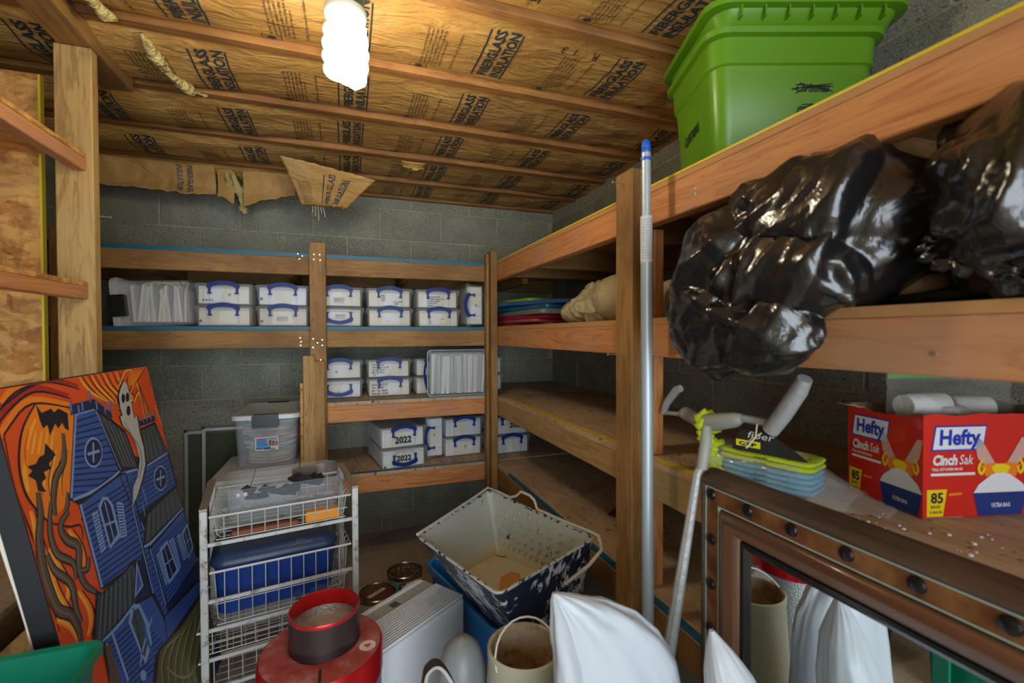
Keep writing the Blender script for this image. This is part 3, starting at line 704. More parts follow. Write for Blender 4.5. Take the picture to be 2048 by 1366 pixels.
L.add([lb(-.048, .085), lb(.052, .085), lb(.052, .150), lb(-.048, .150)], [(0, 1, 2, 3)], 0)
def lb2(a, b): q = lb(a, b); return (q[0], q[1]-.0008, q[2])
def lb3(a, b): q = lb(a, b); return (q[0], q[1]-.0016, q[2])
L.add([lb2(-.044, .103), lb2(.048, .103), lb2(.048, .146), lb2(-.044, .146)], [(0, 1, 2, 3)], 1)
L.add([lb2(-.044, .089), lb2(.018, .089), lb2(.018, .101), lb2(-.044, .101)], [(0, 1, 2, 3)], 2)
L.add([lb3(.010, .105), lb3(.046, .105), lb3(.046, .140), lb3(-.002, .140)], [(0, 1, 2, 3)], 3)
L.add([lb3(-.040, .136), lb3(-.012, .136), lb3(-.012, .144), lb3(-.040, .144)], [(0, 1, 2, 3)], 4)
for q in range(3): L.add([lb3(-.0+q*.014+.012, .108), lb3(.010+q*.014+.012, .108), lb3(.010+q*.014+.012, .134-.004*q), lb3(q*.014+.012, .134-.004*q)], [(0, 1, 2, 3)], 5)
for q in range(6): L.box(.022+q*.004, .0235+q*.004, -.2335, -.2325, .089, .100, 6)
put_text(L, 'LATCH', lambda a, b: lb3(-.040+a, .090+b), .009, .01, 1, 0)
L.build('printed_label', [paper, mat('label_blue', (.03, .25, .55), .5), mat('label_navy', (.02, .05, .30), .5), mat('label_tan', (.45, .36, .25), .5), mat('label_red', (.7, .04, .10), .5), mat('label_brown', (.22, .08, .05), .5), marker], tt)
rng = random.Random(11)
cols = [mat('packet_pink', (.72, .50, .50), .5), mat('packet_lilac', (.60, .62, .75), .4), papercool, mat('packet_green', (.42, .62, .36), .5), mat('packet_cream', (.74, .68, .52), .5), mat('packet_peach', (.72, .52, .40), .5)]
zc = .676
for k in range(15):
    hh = rng.uniform(.012, .017); m = M(); cx = rng.uniform(-.02, .02); wv = (.108+ (zc-.67)*.07)
    def fn(u, v, k=k, wv=wv, cx=cx, hh=hh):
        a = 2*PI*u; q = abs(math.cos(a))**.5*math.copysign(1, math.cos(a)); q2 = abs(math.sin(a))**.8*math.copysign(1, math.sin(a))
        e = (1-abs(2*v-1)**6)**.5
        return (cx+wv*q*(.95+.05*nz(u*6, v*4, k))*max(e, .1), -.195+.38*v, hh/2*q2*(.8+.5*nz(u*9, v*9, k))*max(e, .1)+.004*nz(q*3, v*6, k))
    m.grid(fn, 20, 12); o = m.build('supply_packet', cols[(k*5+k//3) % 6], smooth=2); o.location = (-.372, 2.735, zc+hh/2)
    tag(o, 'wrapped packet, %s from the bottom in the frosted tote on the cabinet' % ORD[k], 'packet', 'packets stacked in the frosted tote'); zc += hh
# tote on its side, lid to the left, on the second shelf
t2 = latch_tote('frosted tote lying on its side, lid to the left, second back shelf', (-.705, 2.80, Z[1]+.126), 0, .262, .44, .30, rot=(0, -PI/2-.09, 0))
t2.location = (-.712, 2.80, Z[1]+.118)
# flip so the base is at the right and lid left
rng = random.Random(3)
for k in range(16):
    x = -.745-.0135*k; hh = rng.uniform(.14, .19); m = M(); tl = rng.uniform(-.02, .02)
    wd = rng.uniform(.006, .014)
    m.add([(0, 0, 0), (wd, 0, 0), (wd+tl, 0, hh), (tl, 0, hh*rng.uniform(.9, 1)), (0, .3, 0), (wd, .3, 0), (wd+tl, .3, hh), (tl, .3, hh)], [(0, 1, 2, 3), (4, 7, 6, 5), (0, 3, 7, 4), (1, 5, 6, 2), (3, 2, 6, 7), (0, 4, 5, 1)])
    c_ = [cols[5], cols[0], cols[4], papercool, mat('packet_slate', (.25, .32, .36), .5), paper, green_, beige_][(k*3) % 8] if k < 8 else (paper, beige_, papercool)[k % 3]
    o = m.build('paper_pack', c_); o.location = (x, 2.64+.004*(k % 3), Z[1]+.022)
    tag(o, 'thin paper packet, %s from the right in the tote lying on its side' % ORD[k], 'packet', 'packets in the tote lying on its side')
# yellow ribbon bits on top of them
m = M()
for q in range(4): m.tube([(-.90+.05*q, 2.63, Z[1]+.20+.004*q), (-.86+.045*q, 2.64, Z[1]+.212), (-.80+.02*q, 2.65, Z[1]+.205-.01*q)], .004, 5)
tag(m.build('ribbon_roll', mat('yellow_ribbon', (.60, .52, .12), .5)), 'tangle of yellow ribbon on top of the packets in the tilted tote', 'ribbon', kind='stuff')

# ---------------------------------------------------------------- lids, drop cloths, bags on the second right shelf
def lidobj(label, col, cx, cy, z, rx, ry, th, rz, sag=.004, rough=.4):
    t = M(); t.rrect([(0, rx, ry, .03), (th*.25, rx+.003, ry+.003, .03), (th*.9, rx, ry, .03), (th, rx-.012, ry-.012, .025), (th*.85, rx-.03, ry-.03, .02), (th*.95, rx-.035, ry-.035, .02)], 5, 0, True, True)
    o = t.build('tote_lid', col, smooth=1); o.location = (cx, cy, z); o.rotation_euler = (sag, -sag, rz)
    return tag(o, label, 'lid', 'plastic tote lids stacked in the shelf corner')
zl = Z[1]+.004
lidobj('bottom dark red tote lid in the stack of lids on the second corner shelf', mat('red_plastic', (.35, .012, .03), .35), 1.12, 2.52, zl, .20, .26, .020, .3, 0)
lidobj('faded pinkish red tote lid, second from the bottom of the lid stack', mat('pink_red_plastic', (.42, .12, .13), .35), 1.10, 2.53, zl+.0205, .20, .25, .018, .12, 0)
lidobj('bright red tote lid, third from the bottom of the lid stack', mat('red_plastic'), 1.13, 2.50, zl+.039, .22, .27, .022, .2, 0)
lidobj('grey tote lid in the middle of the lid stack', mat('grey_plastic', (.20, .21, .19), .4), 1.15, 2.47, zl+.0615, .24, .28, .028, .1, 0)
lidobj('teal blue tote lid under the royal blue lid', mat('teal_blue_plastic', (.01, .11, .20), .35), 1.14, 2.50, zl+.090, .23, .26, .026, .25, 0)
lidobj('royal blue tote lid near the top of the lid stack', mat('royal_blue_plastic', (.03, .10, .30), .35), 1.13, 2.42, zl+.1165, .21, .27, .022, .45, 0)
lidobj('lime green tote lid on top of the lid stack', mat('lime_plastic', (.28, .50, .03), .35), 1.07, 2.62, zl+.139, .16, .20, .022, .25, 0)
canvas_m = mat('canvas_cloth', (.42, .35, .20), .9, bump=(14, .8, .02))
def shelfclamp(z, x=None):
    def f(p):
        if p.z < z+.004: p.z = z+.004
        if p.z > Z[0]-.03: p.z = Z[0]-.03
        if p.x > XR-.02: p.x = XR-.02
        return p
    return f
o = lumpy('drop_cloth', (.99, 1.66, 1.43), [((1.00, 1.78, 1.41), (.12, .14, .055)), ((1.02, 1.62, 1.43), (.14, .16, .075)), ((1.0, 1.5, 1.45), (.12, .12, .09))], canvas_m, amp=.008, freq=8, clamp=shelfclamp(Z[1]), seed=2, nu=150, nv=80)
crease(o, [], 130, (-1, 0, 0), 12, wr=(.010, .022), hr=(.004, .010), lr=(.06, .16), pref=(0, .5, .4))
tag(o, 'rolled tan canvas drop cloth left of the tall post on the second right shelf', 'drop cloth')
o = lumpy('drop_cloth', (1.10, 1.22, 1.44), [((1.10, 1.22, 1.42), (.17, .11, .07)), ((1.13, 1.20, 1.48), (.10, .085, .09)), ((1.18, 1.24, 1.50), (.08, .06, .10))], mat('grey_canvas', (.34, .29, .20), .9, bump=(14, .8, .02)), amp=.008, freq=8, clamp=shelfclamp(Z[1]), seed=5, nu=150, nv=80)
crease(o, [], 130, (-1, 0, 0), 13, wr=(.010, .022), hr=(.004, .012), lr=(.06, .16), pref=(.2, .5, .5))
tag(o, 'crumpled greyish canvas drop cloth right of the tall post beside the black bag', 'drop cloth')
t = M(); t.tube([(1.06, 1.10, 1.42), (1.05, 1.12, 1.56)], .028, 12); 
tag(t.build('cardboard_tube', mat('cardboard', (.36, .26, .16), .85), smooth=1), 'cardboard tube end standing behind the black bag and the canvas', 'tube')
def bagm():
    m = mat('black_bag_film', (.010, .010, .011),   .20, spec=.8); nt = m.node_tree
    n = tex(nt, 'Noise', coords(nt, (1, .8, .7), False), 13, 4, .5, 1.4)
    r = nt.nodes.new('ShaderNodeMath'); r.operation = 'ABSOLUTE'; s = nt.nodes.new('ShaderNodeMath'); s.operation = 'SUBTRACT'; nt.links.new(n.outputs[0], s.inputs[0]); s.inputs[1].default_value = .5; nt.links.new(s.outputs[0], r.inputs[0])
    bumpto(nt, r.outputs[0], .35, .015); return m
bag = bagm()
def bagclamp(p):
    if p.x > .79:
        if p.z < Z[1]+.004: p.z = Z[1]+.004
    elif p.z < Z[1]+.01 and p.x > .775: p.x = .775+.0
    if p.z > Z[0]-.022 and p.x > .79: p.z = Z[0]-.022
    if p.z > 1.625 and p.x > .79: p.z = min(p.z, 1.626+.02*0)
    if p.x > XR-.02: p.x = XR-.02
    return p
def bag_surface(name, fn, nu, nv, label, amp=.02, seed=0, freq=9, thick=0, closed=True, cat='bag', mats=None, clamp=bagclamp):
    pass
oA = lumpy('rubbish_bag', (.835, .72, 1.46), [((1.05, .74, 1.50), (.24, .26, .12)), ((.88, .62, 1.50), (.17, .20, .115)), ((.84, .80, 1.44), (.12, .13, .12)), ((.735, .765, 1.35), (.058, .105, .105)), ((.735, .655, 1.325), (.055, .10, .075)), ((.76, .66, 1.42), (.07, .16, .085)), ((.768, .745, 1.44), (.080, .130, .11)), ((.84, .60, 1.46), (.12, .14, .10))], bag, nu=300, nv=190, amp=.010, freq=5, clamp=bagclamp, seed=4, k=16, fine=.1)
pk = (.80, .50, 1.60)
crease(oA, [(pk, q, w, h) for q, w, h in (((.74, .90, 1.40), .034, .020), ((.73, .86, 1.31), .026, .016), ((.72, .78, 1.27), .030, .018), ((.71, .70, 1.26), .024, .014), ((.71, .63, 1.28), .030, .018), ((.73, .57, 1.35), .022, .014), ((.78, .95, 1.50), .024, .014), ((.9, .95, 1.58), .03, .014))]+[((.76, .90, 1.42), (.72, .62, 1.30), .02, .010), ((.74, .80, 1.36), (.71, .60, 1.31), .018, .010), ((.75, .93, 1.36), (.74, .78, 1.46), .02, .010)], 230, (-.85, -.5, .1), 3, pref=(-.3, .5, -.55))
tag(oA, 'glossy black rubbish bag drooping over the edge of the second right shelf', 'rubbish bag')
oA2 = lumpy('rubbish_bag', (1.1, .93, 1.52), [((1.12, .92, 1.50), (.20, .16, .11)), ((1.05, .86, 1.56), (.18, .18, .065))], bag, nu=160, nv=90, amp=.008, freq=6, clamp=bagclamp, seed=9, k=14)
crease(oA2, [], 110, (-1, 0, 0), 8, pref=(0, .7, .1))
tag(oA2, 'flatter black rubbish bag behind the drooping one, under the top shelf', 'rubbish bag')
tb = thing('rubbish_bag', 'black drawstring rubbish bag with ruffled mouth at the right edge of the second shelf', 'rubbish bag', (.86, .34, 1.46))
oB = lumpy('bag_body', (0, 0, .03), [((.06, -.02, .06), (.16, .13, .125)), ((0, -.02, .03), (.12, .10, .11)), ((.2, -.02, .04), (.2, .16, .12))], bag, tb, nu=260, nv=160, amp=.008, freq=6, clamp=lambda p: (setattr(p, 'z', min(max(p.z, -.098), .19)) or p), seed=14, fine=.1, k=14)
crease(oB, [((-.11, .01, -.04), q, w, h) for q, w, h in (((-.06, .09, .10), .02, .013), ((-.05, .0, .15), .022, .015), ((-.02, -.08, .14), .024, .015), ((.0, .05, .18), .02, .012), ((.06, -.12, .08), .02, .012), ((-.02, -.14, .02), .02, .012), ((-.08, .12, .02), .018, .010))], 140, (-.7, -.7, .1), 5, pref=(.4, .1, .6))
m = M()
N_ = 84; rings = []
for i in range(N_):
    a = 2*PI*i/N_; rr = 1+.10*math.sin(a*14)+.05*math.sin(a*31+1)
    cx, cy, cz = -.105+.0*math.cos(a), .055*math.cos(a)*rr+.012, .026*math.sin(a)*rr-.036+.010*math.cos(a)
    R = []
    for k in range(6):
        b_ = 2*PI*k/6; r_ = .0075*(1+.5*math.sin(a*14+k))
        R.append((cx-.004*math.sin(a*14)+r_*math.cos(b_)*.9, cy+r_*math.sin(b_)*math.cos(a), cz+r_*math.sin(b_)*math.sin(a)+.5*r_*math.cos(b_+1)))
    rings.append(R)
m.loft(rings, close=True); m.build('bag_mouth', bag, tb, smooth=2)
m = M(); m.add([(-.103, .012+.050*math.cos(2*PI*k/20), -.036+.022*math.sin(2*PI*k/20)) for k in range(20)], [tuple(range(20))]); m.build('mouth_shade_disc', mat('mouth_shade_black', (.003, .002, .004), .9), tb)  # flat black disc painted as the unlit inside of the bag mouth
m = M(); m.grid(lambda u, v: (-.100+.02*v-.012*nz(u*14, v*6, 3), -.07+.13*u-.055*v*0-.06*v, -.048-.022*u*0-.095*v*(1-.75*u)+.008*nz(u*20, v*9, 7)), 40, 18)
m.build('torn_skirt', bag, tb, smooth=2, solid=.0015)
# dark blanket glimpsed under the second bag
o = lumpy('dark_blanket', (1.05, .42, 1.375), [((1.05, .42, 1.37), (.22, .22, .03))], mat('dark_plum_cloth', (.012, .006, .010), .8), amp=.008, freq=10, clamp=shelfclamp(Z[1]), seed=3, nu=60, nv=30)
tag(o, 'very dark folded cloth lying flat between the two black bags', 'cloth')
o = lumpy('paper_sack', (.93, .50, 1.40), [((.93, .50, 1.39), (.07, .05, .035))], mat('brown_sack_paper', (.30, .18, .09), .85), amp=.008, freq=12, clamp=shelfclamp(Z[1]), seed=8, nu=50, nv=26)
tag(o, 'crumpled brown paper sack peeking out under the drooping black bag', 'paper sack')
o = lumpy('rubbish_bag', (1.27, .42, 1.82), [((1.27, .42, 1.81), (.14, .19, .12)), ((1.25, .55, 1.79), (.12, .10, .10))], bag, amp=.015, freq=8, clamp=lambda p: (setattr(p, 'z', max(p.z, Z[0]+.004)) or setattr(p, 'x', min(p.x, XR-.01)) or p), seed=21, nu=90, nv=50)
tag(o, 'black bag on the top right shelf beside the green tote', 'rubbish bag')

# ---------------------------------------------------------------- green tote on the top shelf
gm = mat('green_tote_plastic', (.115, .30, .010), .33)
tg = thing('green_tote', 'lime green storage tote on the top right shelf, curtains written on its end', 'storage tote', (1.155, 1.03, Z[0]+.002), -math.radians(19.7))
# local x = long side (to the right of the picture), y = away
hx, hy = .222, .165
m = M(); m.rrect([(0, hx-.035, hy-.035, .035), (.006, hx-.030, hy-.030, .04), (.28, hx-.010, hy-.010, .045), (.285, hx-.004, hy-.004, .048), (.348, hx, hy, .05), (.352, hx+.014, hy+.014, .055), (.366, hx+.016, hy+.016, .055), (.362, hx+.002, hy+.002, .05), (.30, hx-.008, hy-.008, .045), (.012, hx-.034, hy-.034, .035)], 6, 0, True, True)
m.build('body', gm, tg, smooth=1)
m = M()
for q in (-.07,): pass
pp = [(-.062, .01), (.062, .01), (.056, .21), (.035, .24), (-.035, .24), (-.056, .21)]
ex = lambda z, o: -(hx-.030+.020*(z/.28))+o
m.add([(ex(z, -.004), y, z) for y, z in pp]+[(ex(z, .004), y, z) for y, z in pp], [tuple(range(6))]+[(i, (i+1) % 6, (i+1) % 6+6, i+6) for i in range(6)])
m.build('end_recess', gm, tg)
m = M(); m.rrect([(.366, hx-.01, hy-.01, .05), (.372, hx+.002, hy+.002, .05), (.408, hx+.018, hy+.020, .055), (.412, hx+.040, hy+.036, .06), (.426, hx+.042, hy+.038, .06), (.424, hx+.030, hy+.026, .055), (.400, hx+.006, hy+.006, .05)], 6, 0, True, True)
for q in range(7): x = -.18+.06*q; m.box(x-.002, x+.002, -hy-.030, -hy-.004, .384, .412)
lo_ = m.build('lid', gm, tg, smooth=1); lo_.location = (.020, 0, 0)
L = M()
def gs(a, b): return (a, -(hy-.030+.020*(b/.28))-.0015, b)
put_text(L, 'Christmas', lambda a, b: gs(.0+a, .215+b), .032, .02, 2, 0, .09, .3); put_text(L, 'garlands', lambda a, b: gs(.005+a, .165+b), .030, .01, 2, 0, .085, .3)
for (a0, b0, a1, b1) in [(p, q+.023, r, s_+.023) for p, q, r, s_ in ((-.008, .197, .10, .205), (.0, .188, .098, .212), (-.01, .20, .09, .195), (.0, .210, .10, .192), (.02, .152, .10, .158), (.015, .147, .098, .163), (.018, .16, .10, .148))]:
    stroke(L, [(a0, b0), ((a0+a1)/2, (b0+b1)/2+.006), (a1, b1)], .003, gs)
L.build('crossed_out_handwriting', marker, tg)
L = M()
def ge(a, b): return (ex(b, -.0055), -a, b)
put_text(L, 'CURTAINS', lambda a, b: ge(-.056+a, .150+b+.1*a), .036, .035, 2, 0, .105, .1); L.build('handwriting', marker, tg)

# ---------------------------------------------------------------- third right shelf: box of bags, towels, debris
hb = thing('bin_bag_box', 'red box of bin bags with torn open top on the third right shelf', 'cardboard box', (1.018, .55, Z[2]+.001), math.radians(-13.9))
hr = mat('red_carton', (.62, .018, .010), .35, coat=.3); cb = mat('cardboard')
m = M(); W_, D_, H_ = .34, .17, .196
# walls: front (facing -y), left (facing -x), back, right; open top with ragged edges
def wall(m, p0, p1, seed, mi=0, th=.0025, jag=.006, base=H_):
    n = 16; d = (Vector(p1)-Vector(p0)).normalized(); nr = Vector((-d.y, d.x, 0))*th; L_ = (Vector(p1)-Vector(p0)).length
    out, inn = [], []
    for i in range(n+1):
        t = i/n; p = Vector(p0)+d*L_*t; zt = base+jag*noise.noise(Vector((t*7, seed, 0)))+(-.010*math.sin(PI*t) if seed == 2 else 0)
        out.append((p, zt)); 
    vs = []
    for p, zt in out: vs += [(p.x, p.y, 0), (p.x, p.y, zt), (p.x+nr.x, p.y+nr.y, 0), (p.x+nr.x, p.y+nr.y, zt)]
    fs = []
    for i in range(n):
        a = i*4; b_ = a+4; fs += [(a, b_, b_+1, a+1)]
    fi = [(i*4+2, i*4+3, i*4+7, i*4+6) for i in range(n)]; ft = [(i*4+1, i*4+5, i*4+7, i*4+3) for i in range(n)]
    m.add(vs, fs, mi); m.add(vs, fi+ft, 1)
wall(m, (0, 0, 0), (W_, 0, 0), 1); wall(m, (0, D_, 0), (0, 0, 0), 2); wall(m, (W_, D_, 0), (0, D_, 0), 3); wall(m, (W_, 0, 0), (W_, D_, 0), 4)
m.box(0, W_, 0, D_, 0, .002, 1)
m.build('carton', [hr, cb], hb)
m = M(); m.grid(lambda u, v: (-.002-.035*v, D_-.035*u-.01, H_-.004+.006*v+.004*nz(u*5, v*5, 2)), 6, 6); m.build('torn_flap', cb, hb, solid=.002)
yl = mat('carton_yellow', (.85, .62, .01), .4); nb = mat('carton_navy', (.01, .035, .20), .4); wtm = mat('carton_white', (.75, .77, .80), .4); orr = mat('carton_orange', (.85, .22, .01), .4); skin = mat('carton_pink', (.62, .36, .30), .5); ltb = mat('carton_blue', (.01, .03, .42), .4)
def carton_art(f, w, name):
    L = M(); s = w/.22
    def poly(pts, mi, k=1): L.add([f(a, b, k) for a, b in pts], [tuple(range(len(pts)))], mi)
    # white plaque with blue border and brand word
    poly([(.012, .128), (.122, .128), (.130, .176), (.020, .176)], 5, 1); poly([(.015, .131), (.120, .131), (.127, .173), (.022, .173)], 0, 2)
    put_text(L, 'Hefty', lambda a, b: f(.027+a+b*.05, .140+b, 3), .040, .035, 3, 5, .088)
    put_text(L, 'Cinch', lambda a, b: f(.014+a+b*.15, .102+b, 2), .026, .045, 2, 0, .052); put_text(L, 'Sak', lambda a, b: f(.070+a+b*.15, .102+b, 2), .026, .005, 2, 0, .030)
    put_text(L, 'TALL KITCHEN BAGS', lambda a, b: f(.013+a, .091+b, 2), .007, .03, 1, 0, .065); poly([(.012, .081), (.105, .081), (.105, .086), (.012, .086)], 0)
    # yellow count badge
    poly([(.004, .004), (.038, .004), (.046, .055), (.004, .055)], 1, 1)
    put_text(L, '85', lambda a, b: f(.012+a, .030+b, 2), .027, .03, 2, 6, .026); put_text(L, 'BAGS', lambda a, b: f(.012+a, .020+b, 2), .008, .02, 1, 6, .020); put_text(L, '13 GALLON', lambda a, b: f(.009+a, .010+b, 2), .007, .02, 1, 6, .026)
    poly([(.050, .042), (.078, .044), (.078, .048), (.050, .047)], 3)
    # bin with liner, drawstring glow and hands
    X = .160
    poly([(X-.047, .002), (X+.047, .002), (X+.058, .046), (X-.058, .046)], 2, 1)
    poly([(X-.058, .046), (X+.058, .046), (X+.047, .062), (X+.020, .080), (X, .086), (X-.020, .080), (X-.047, .062)], 0, 2)
    poly([(X-.030, .075), (X-.012, .083), (X+.012, .083), (X+.032, .075), (X+.045, .098), (X+.015, .104), (X, .098), (X-.015, .104), (X-.045, .098)], 3, 1)
    poly([(X-.014, .083), (X+.014, .083), (X+.020, .095), (X+.005, .101), (X-.012, .101), (X-.022, .094)], 1, 3)
    poly([(X-.014, .104), (X-.044, .150), (X-.058, .150), (X-.050, .112), (X-.036, .100)], 4, 2); poly([(X+.014, .104), (X+.044, .150), (X+.058, .150), (X+.050, .112), (X+.036, .100)], 4, 2)
    for sx in (-1, 1): stroke(L, [(X+sx*.038, .112), (X+sx*.048, .095), (X+sx*.042, .082), (X+sx*.034, .096)], .006, lambda a, b: f(a, b, 3), 1)
    put_text(L, 'ULTRA BAG', lambda a, b: f(X-.02+a, .018+b, 3), .011, .03, 1, 0, .04)
    return L.build(name, [wtm, yl, nb, orr, skin, ltb, marker], hb)
carton_art(lambda a, b, k: (.006+a*1.45 if False else .004+a, -.0004*k-.0003, b), .34, 'front_print')
carton_art(lambda a, b, k: (-.0004*k-.0003, D_-.002-a*.77, b*.99), .17, 'end_print')
# zip bag with white rolls in the carton
zb = mat('zip_bag_film', (.55, .58, .50), .12, alpha=.13); zg = mat('zip_green', (.14, .40, .10), .4, alpha=.7)
zt_ = thing('zip_bag', 'clear zip bag with green seal holding white rolls, stuffed in the red carton', 'plastic bag', (1.018, .55, Z[2]+.001), math.radians(-13.9))
m = M(); 
for s_ in (0, 1): m.grid(lambda u, v: (.008+.29*u+.0*v, .085+(.045 if s_ else -.045)*math.sin(PI*min(1, v*1.1))*math.sin(PI*u)**.5+.008*nz(u*6, v*6, s_), .150+.118*v+.004*nz(u*5, v*4, 4)), 20, 12)
m.build('bag_film', zb, zt_, smooth=2)
m = M(); m.box(.008, .298, .083, .087, .258, .274); m.build('zip_seal', zg, zt_)
for k, (a, b, c, l, rz) in enumerate(((.075, .07, .205, .05, .1), (.20, .085, .195, .035, -.3), (.13, .06, .18, .04, .5))):
    m = M(); m.lathe([(0, -l), (.022, -l), (.025, -l+.004), (.025, l-.004), (.022, l), (0, l)], 20)
    o = m.build('gauze_roll', mat('roll_white', (.62, .63, .62), .8, bump=(30, .5, .01)), smooth=1)
    q = Vector((a, b, c)); q.rotate(Matrix.Rotation(math.radians(-13.9), 3, 'Z')); o.location = Vector((1.018, .55, Z[2]))+q; o.rotation_euler = (0, PI/2, rz-.24)
    tag(o, ('large white roll nearest the corner of the red carton inside the zip bag', 'white roll at the right inside the zip bag', 'lower white roll half hidden in the red carton')[k], 'roll')
# microfibre towels in film sleeve
tw = thing('towel_pack', 'pack of folded blue and lime microfibre towels in torn film, beside the frame top', 'towels', (.925, .80, Z[2]+.001), math.radians(-72))
def fold(name, mtl, z0, n, col, L_=.20, D2=.11, x0=0):
    for k in range(n):
        m = M()
        def fn(u, v, k=k):
            a = 2*PI*u; ex = .5*L_*(abs(math.cos(a))**.35)*math.copysign(1, math.cos(a)); ez = .007*(abs(math.sin(a))**.7)*math.copysign(1, math.sin(a))
            e = max(.15, (1-abs(2*v-1)**8)**.5)
            return (x0+ex*e+.002*nz(u*20, v*5, k), -D2/2+D2*v, z0+.012*k+.007+ez*e+.002*nz(ex*60, v*20, k))
        m.grid(fn, 40, 16); m.build(name, mtl, tw, smooth=2)
fold('blue_towel', mat('blue_microfibre', (.10, .38, .58), .95, bump=(200, .8, .004)), .002, 4, 0)
fold('lime_towel', mat('lime_microfibre', (.48, .60, .02), .95, bump=(200, .8, .004)), .052, 2, 0, .205)
m = M(); m.prism([(-.065, .080), (.095, .080), (.02, .130), (-.045, .130)], -.052, -.047); m.build('header_card', mat('black_card', (.02, .022, .022), .45), tw)
L = M(); L.add([(-.055, -.0525, .090), (.0, -.0525, .090), (.0, -.0525, .105), (-.055, -.0525, .105)], [(0, 1, 2, 3)], 0); put_text(L, 'QEP', lambda a, b: (-.048+a, -.0530, .093+b), .011, .04, 2, 1, .04)
put_text(L, 'fiber', lambda a, b: (-.030+a, -.0528, .112+b), .022, .0, 2, 2, .06, .2); L.build('printed_label', [mat('badge_yellow', (.75, .72, .02), .5), marker, paper], tw)
m = M()
def slv(u, v):
    a = PI*(-.1+1.2*v); x = -.13+.30*u; w = .075+.008*nz(u*9, v*9, 2); h = .082*(1-.5*max(0, u-.62)/.38)
    return (x, -w*math.cos(a), .003+max(0, h*math.sin(a)*(1-.6*max(0, u-.7)/.3))+.005*abs(nz(u*14, v*14, 5)))
m.grid(slv, 36, 24); m.build('film_sleeve', mat('film', (.85, .88, .9), .06, alpha=.16, spec=1), tw, smooth=2)
m = M(); m.grid(lambda u, v: (.10+.13*u, -.10+.16*v*(1-.6*u)+.05*u, .004+.022*(1-u)*v+.006*abs(nz(u*7, v*7, 1))), 14, 10); m.build('film_tail', mat('film'), tw, smooth=2, solid=.0008)
# lime glove-like duster hanging at the left end
m = M()
for q in range(26):
    a = q/25; m.tube([(.855+.02*math.sin(q), .925-.05*a+.006*math.sin(q*3), 1.12-.13*a), (.835+.012*math.cos(q*2), .940-.055*a, 1.105-.13*a)], .010, 6)
tag(m.build('chenille_duster', mat('lime_microfibre'), smooth=2), 'lime green chenille duster hanging under the grey grip', 'duster', kind='stuff')
# pebbles of foam debris on the shelf
rng = random.Random(9); m = M()
for k in range(170):
    x = .815+rng.random()**1.6*.28; y = rng.uniform(.05, .62); r = rng.uniform(.0012, .0040)
    if x > 1.0 and y > .48: continue
    m.lathe([(0, 0), (r, r*.3), (r*.7, r), (0, r*1.2)], 6, (x, y, Z[2]+.0005))
tag(m.build('foam_crumbs', mat('foam_white', (.80, .80, .80), .8)), 'white foam crumbs scattered on the shelf in front of the red carton', 'crumbs', kind='stuff')
m = M()
for k in range(60):
    x, y, r = rng.uniform(.83, .90), rng.uniform(1.0, 1.12), rng.uniform(.001, .0025); m.lathe([(0, 0), (r, r*.3), (r*.7, r), (0, r*1.2)], 5, (x, y, Z[2]+.0005))
tag(m.build('grit', mat('grit_grey', (.16, .14, .12), .8)), 'dark grit scattered on the third shelf just right of the tall post', 'grit', kind='stuff')
o = M().box(-.05, .05, -.035, .035, 0, .003, b=.001).build('photo_print', mat('dark_print', (.10, .03, .02), .2)); o.location = (1.05, 1.62, Z[3]+.001); o.rotation_euler = (0, 0, .6)
tag(o, 'small dark glossy print lying on the bottom right shelf', 'photograph')
# ---------------------------------------------------------------- poles and roller frame
alu = mat('brushed_aluminium', (.42, .50, .54), .42, .35)
tp = thing('extension_pole', 'silver aluminium extension pole with blue tip leaning beside the tall right post', 'pole', (.731, .992, 0), 0, rot=(-.012, .002, 0))
m = M(); m.tube([(0, 0, .02), (0, 0, 1.60)], .0152, 20); m.build('outer_tube', alu, tp, smooth=1)
m = M(); m.tube([(0, 0, 1.60), (0, 0, 1.785)], .0118, 20); m.build('inner_tube', alu, tp, smooth=1)
bt = mat('blue_tip_plastic', (.01, .10, .55), .4)
m = M(); m.lathe([(0, 1.765), (.0145, 1.765), (.0145, 1.772), (0, 1.772)], 20); m.build('collar', bt, tp, smooth=1)
m = M(); m.lathe([(.0118, 1.785), (.0128, 1.787), (.0128, 1.79), (.0112, 1.792), (.0125, 1.795), (.011, 1.798), (.0122, 1.802), (.0108, 1.806), (.011, 1.812), (.006, 1.819), (0, 1.82)], 20); m.build('threaded_tip', bt, tp, smooth=1)
m = M(); m.lathe([(.0155, 1.50), (.0155, 1.62)], 24)
ro = m.build('paper_sleeve', mat('label_white', (.62, .64, .66), .5), tp, smooth=1)
m = M()
def cyl(a0): return lambda a, b: (.0158*math.cos(a0+a/.0158), .0158*math.sin(a0+a/.0158), 1.50+b)
for q in range(16): put_text(m, ['Extension pole', 'Lock collar before', 'use and keep dry', 'away from wires'][q % 4], (lambda a0: lambda a, b, q=q: cyl(a0)(a, .108-q*.0066+b))(-PI*.95), .005, 0, 1, 0, .032)
m.build('printed_lettering', mat('grey_print', (.10, .13, .22), .6), tp)
gr = mat('grey_cast_grip', (.30, .31, .28), .5, bump=(60, .4, .003)); gm2 = mat('grimy_white_metal', (.40, .42, .42), .45, .3, bump=(50, .8, .004))
rt = thing('roller_frame_pole', 'grimy grey roller frame and slim pole standing in front of the riveted mirror corner', 'paint tool', (.70, .87, 0))
m = M(); m.tube([(-.055, .02, 0), (-.02, .0, .5), (.045, -.035, 1.0), (.055, -.04, 1.02)], [.017, .016, .009, .009], 8); m.build('pole', gm2, rt, smooth=1)
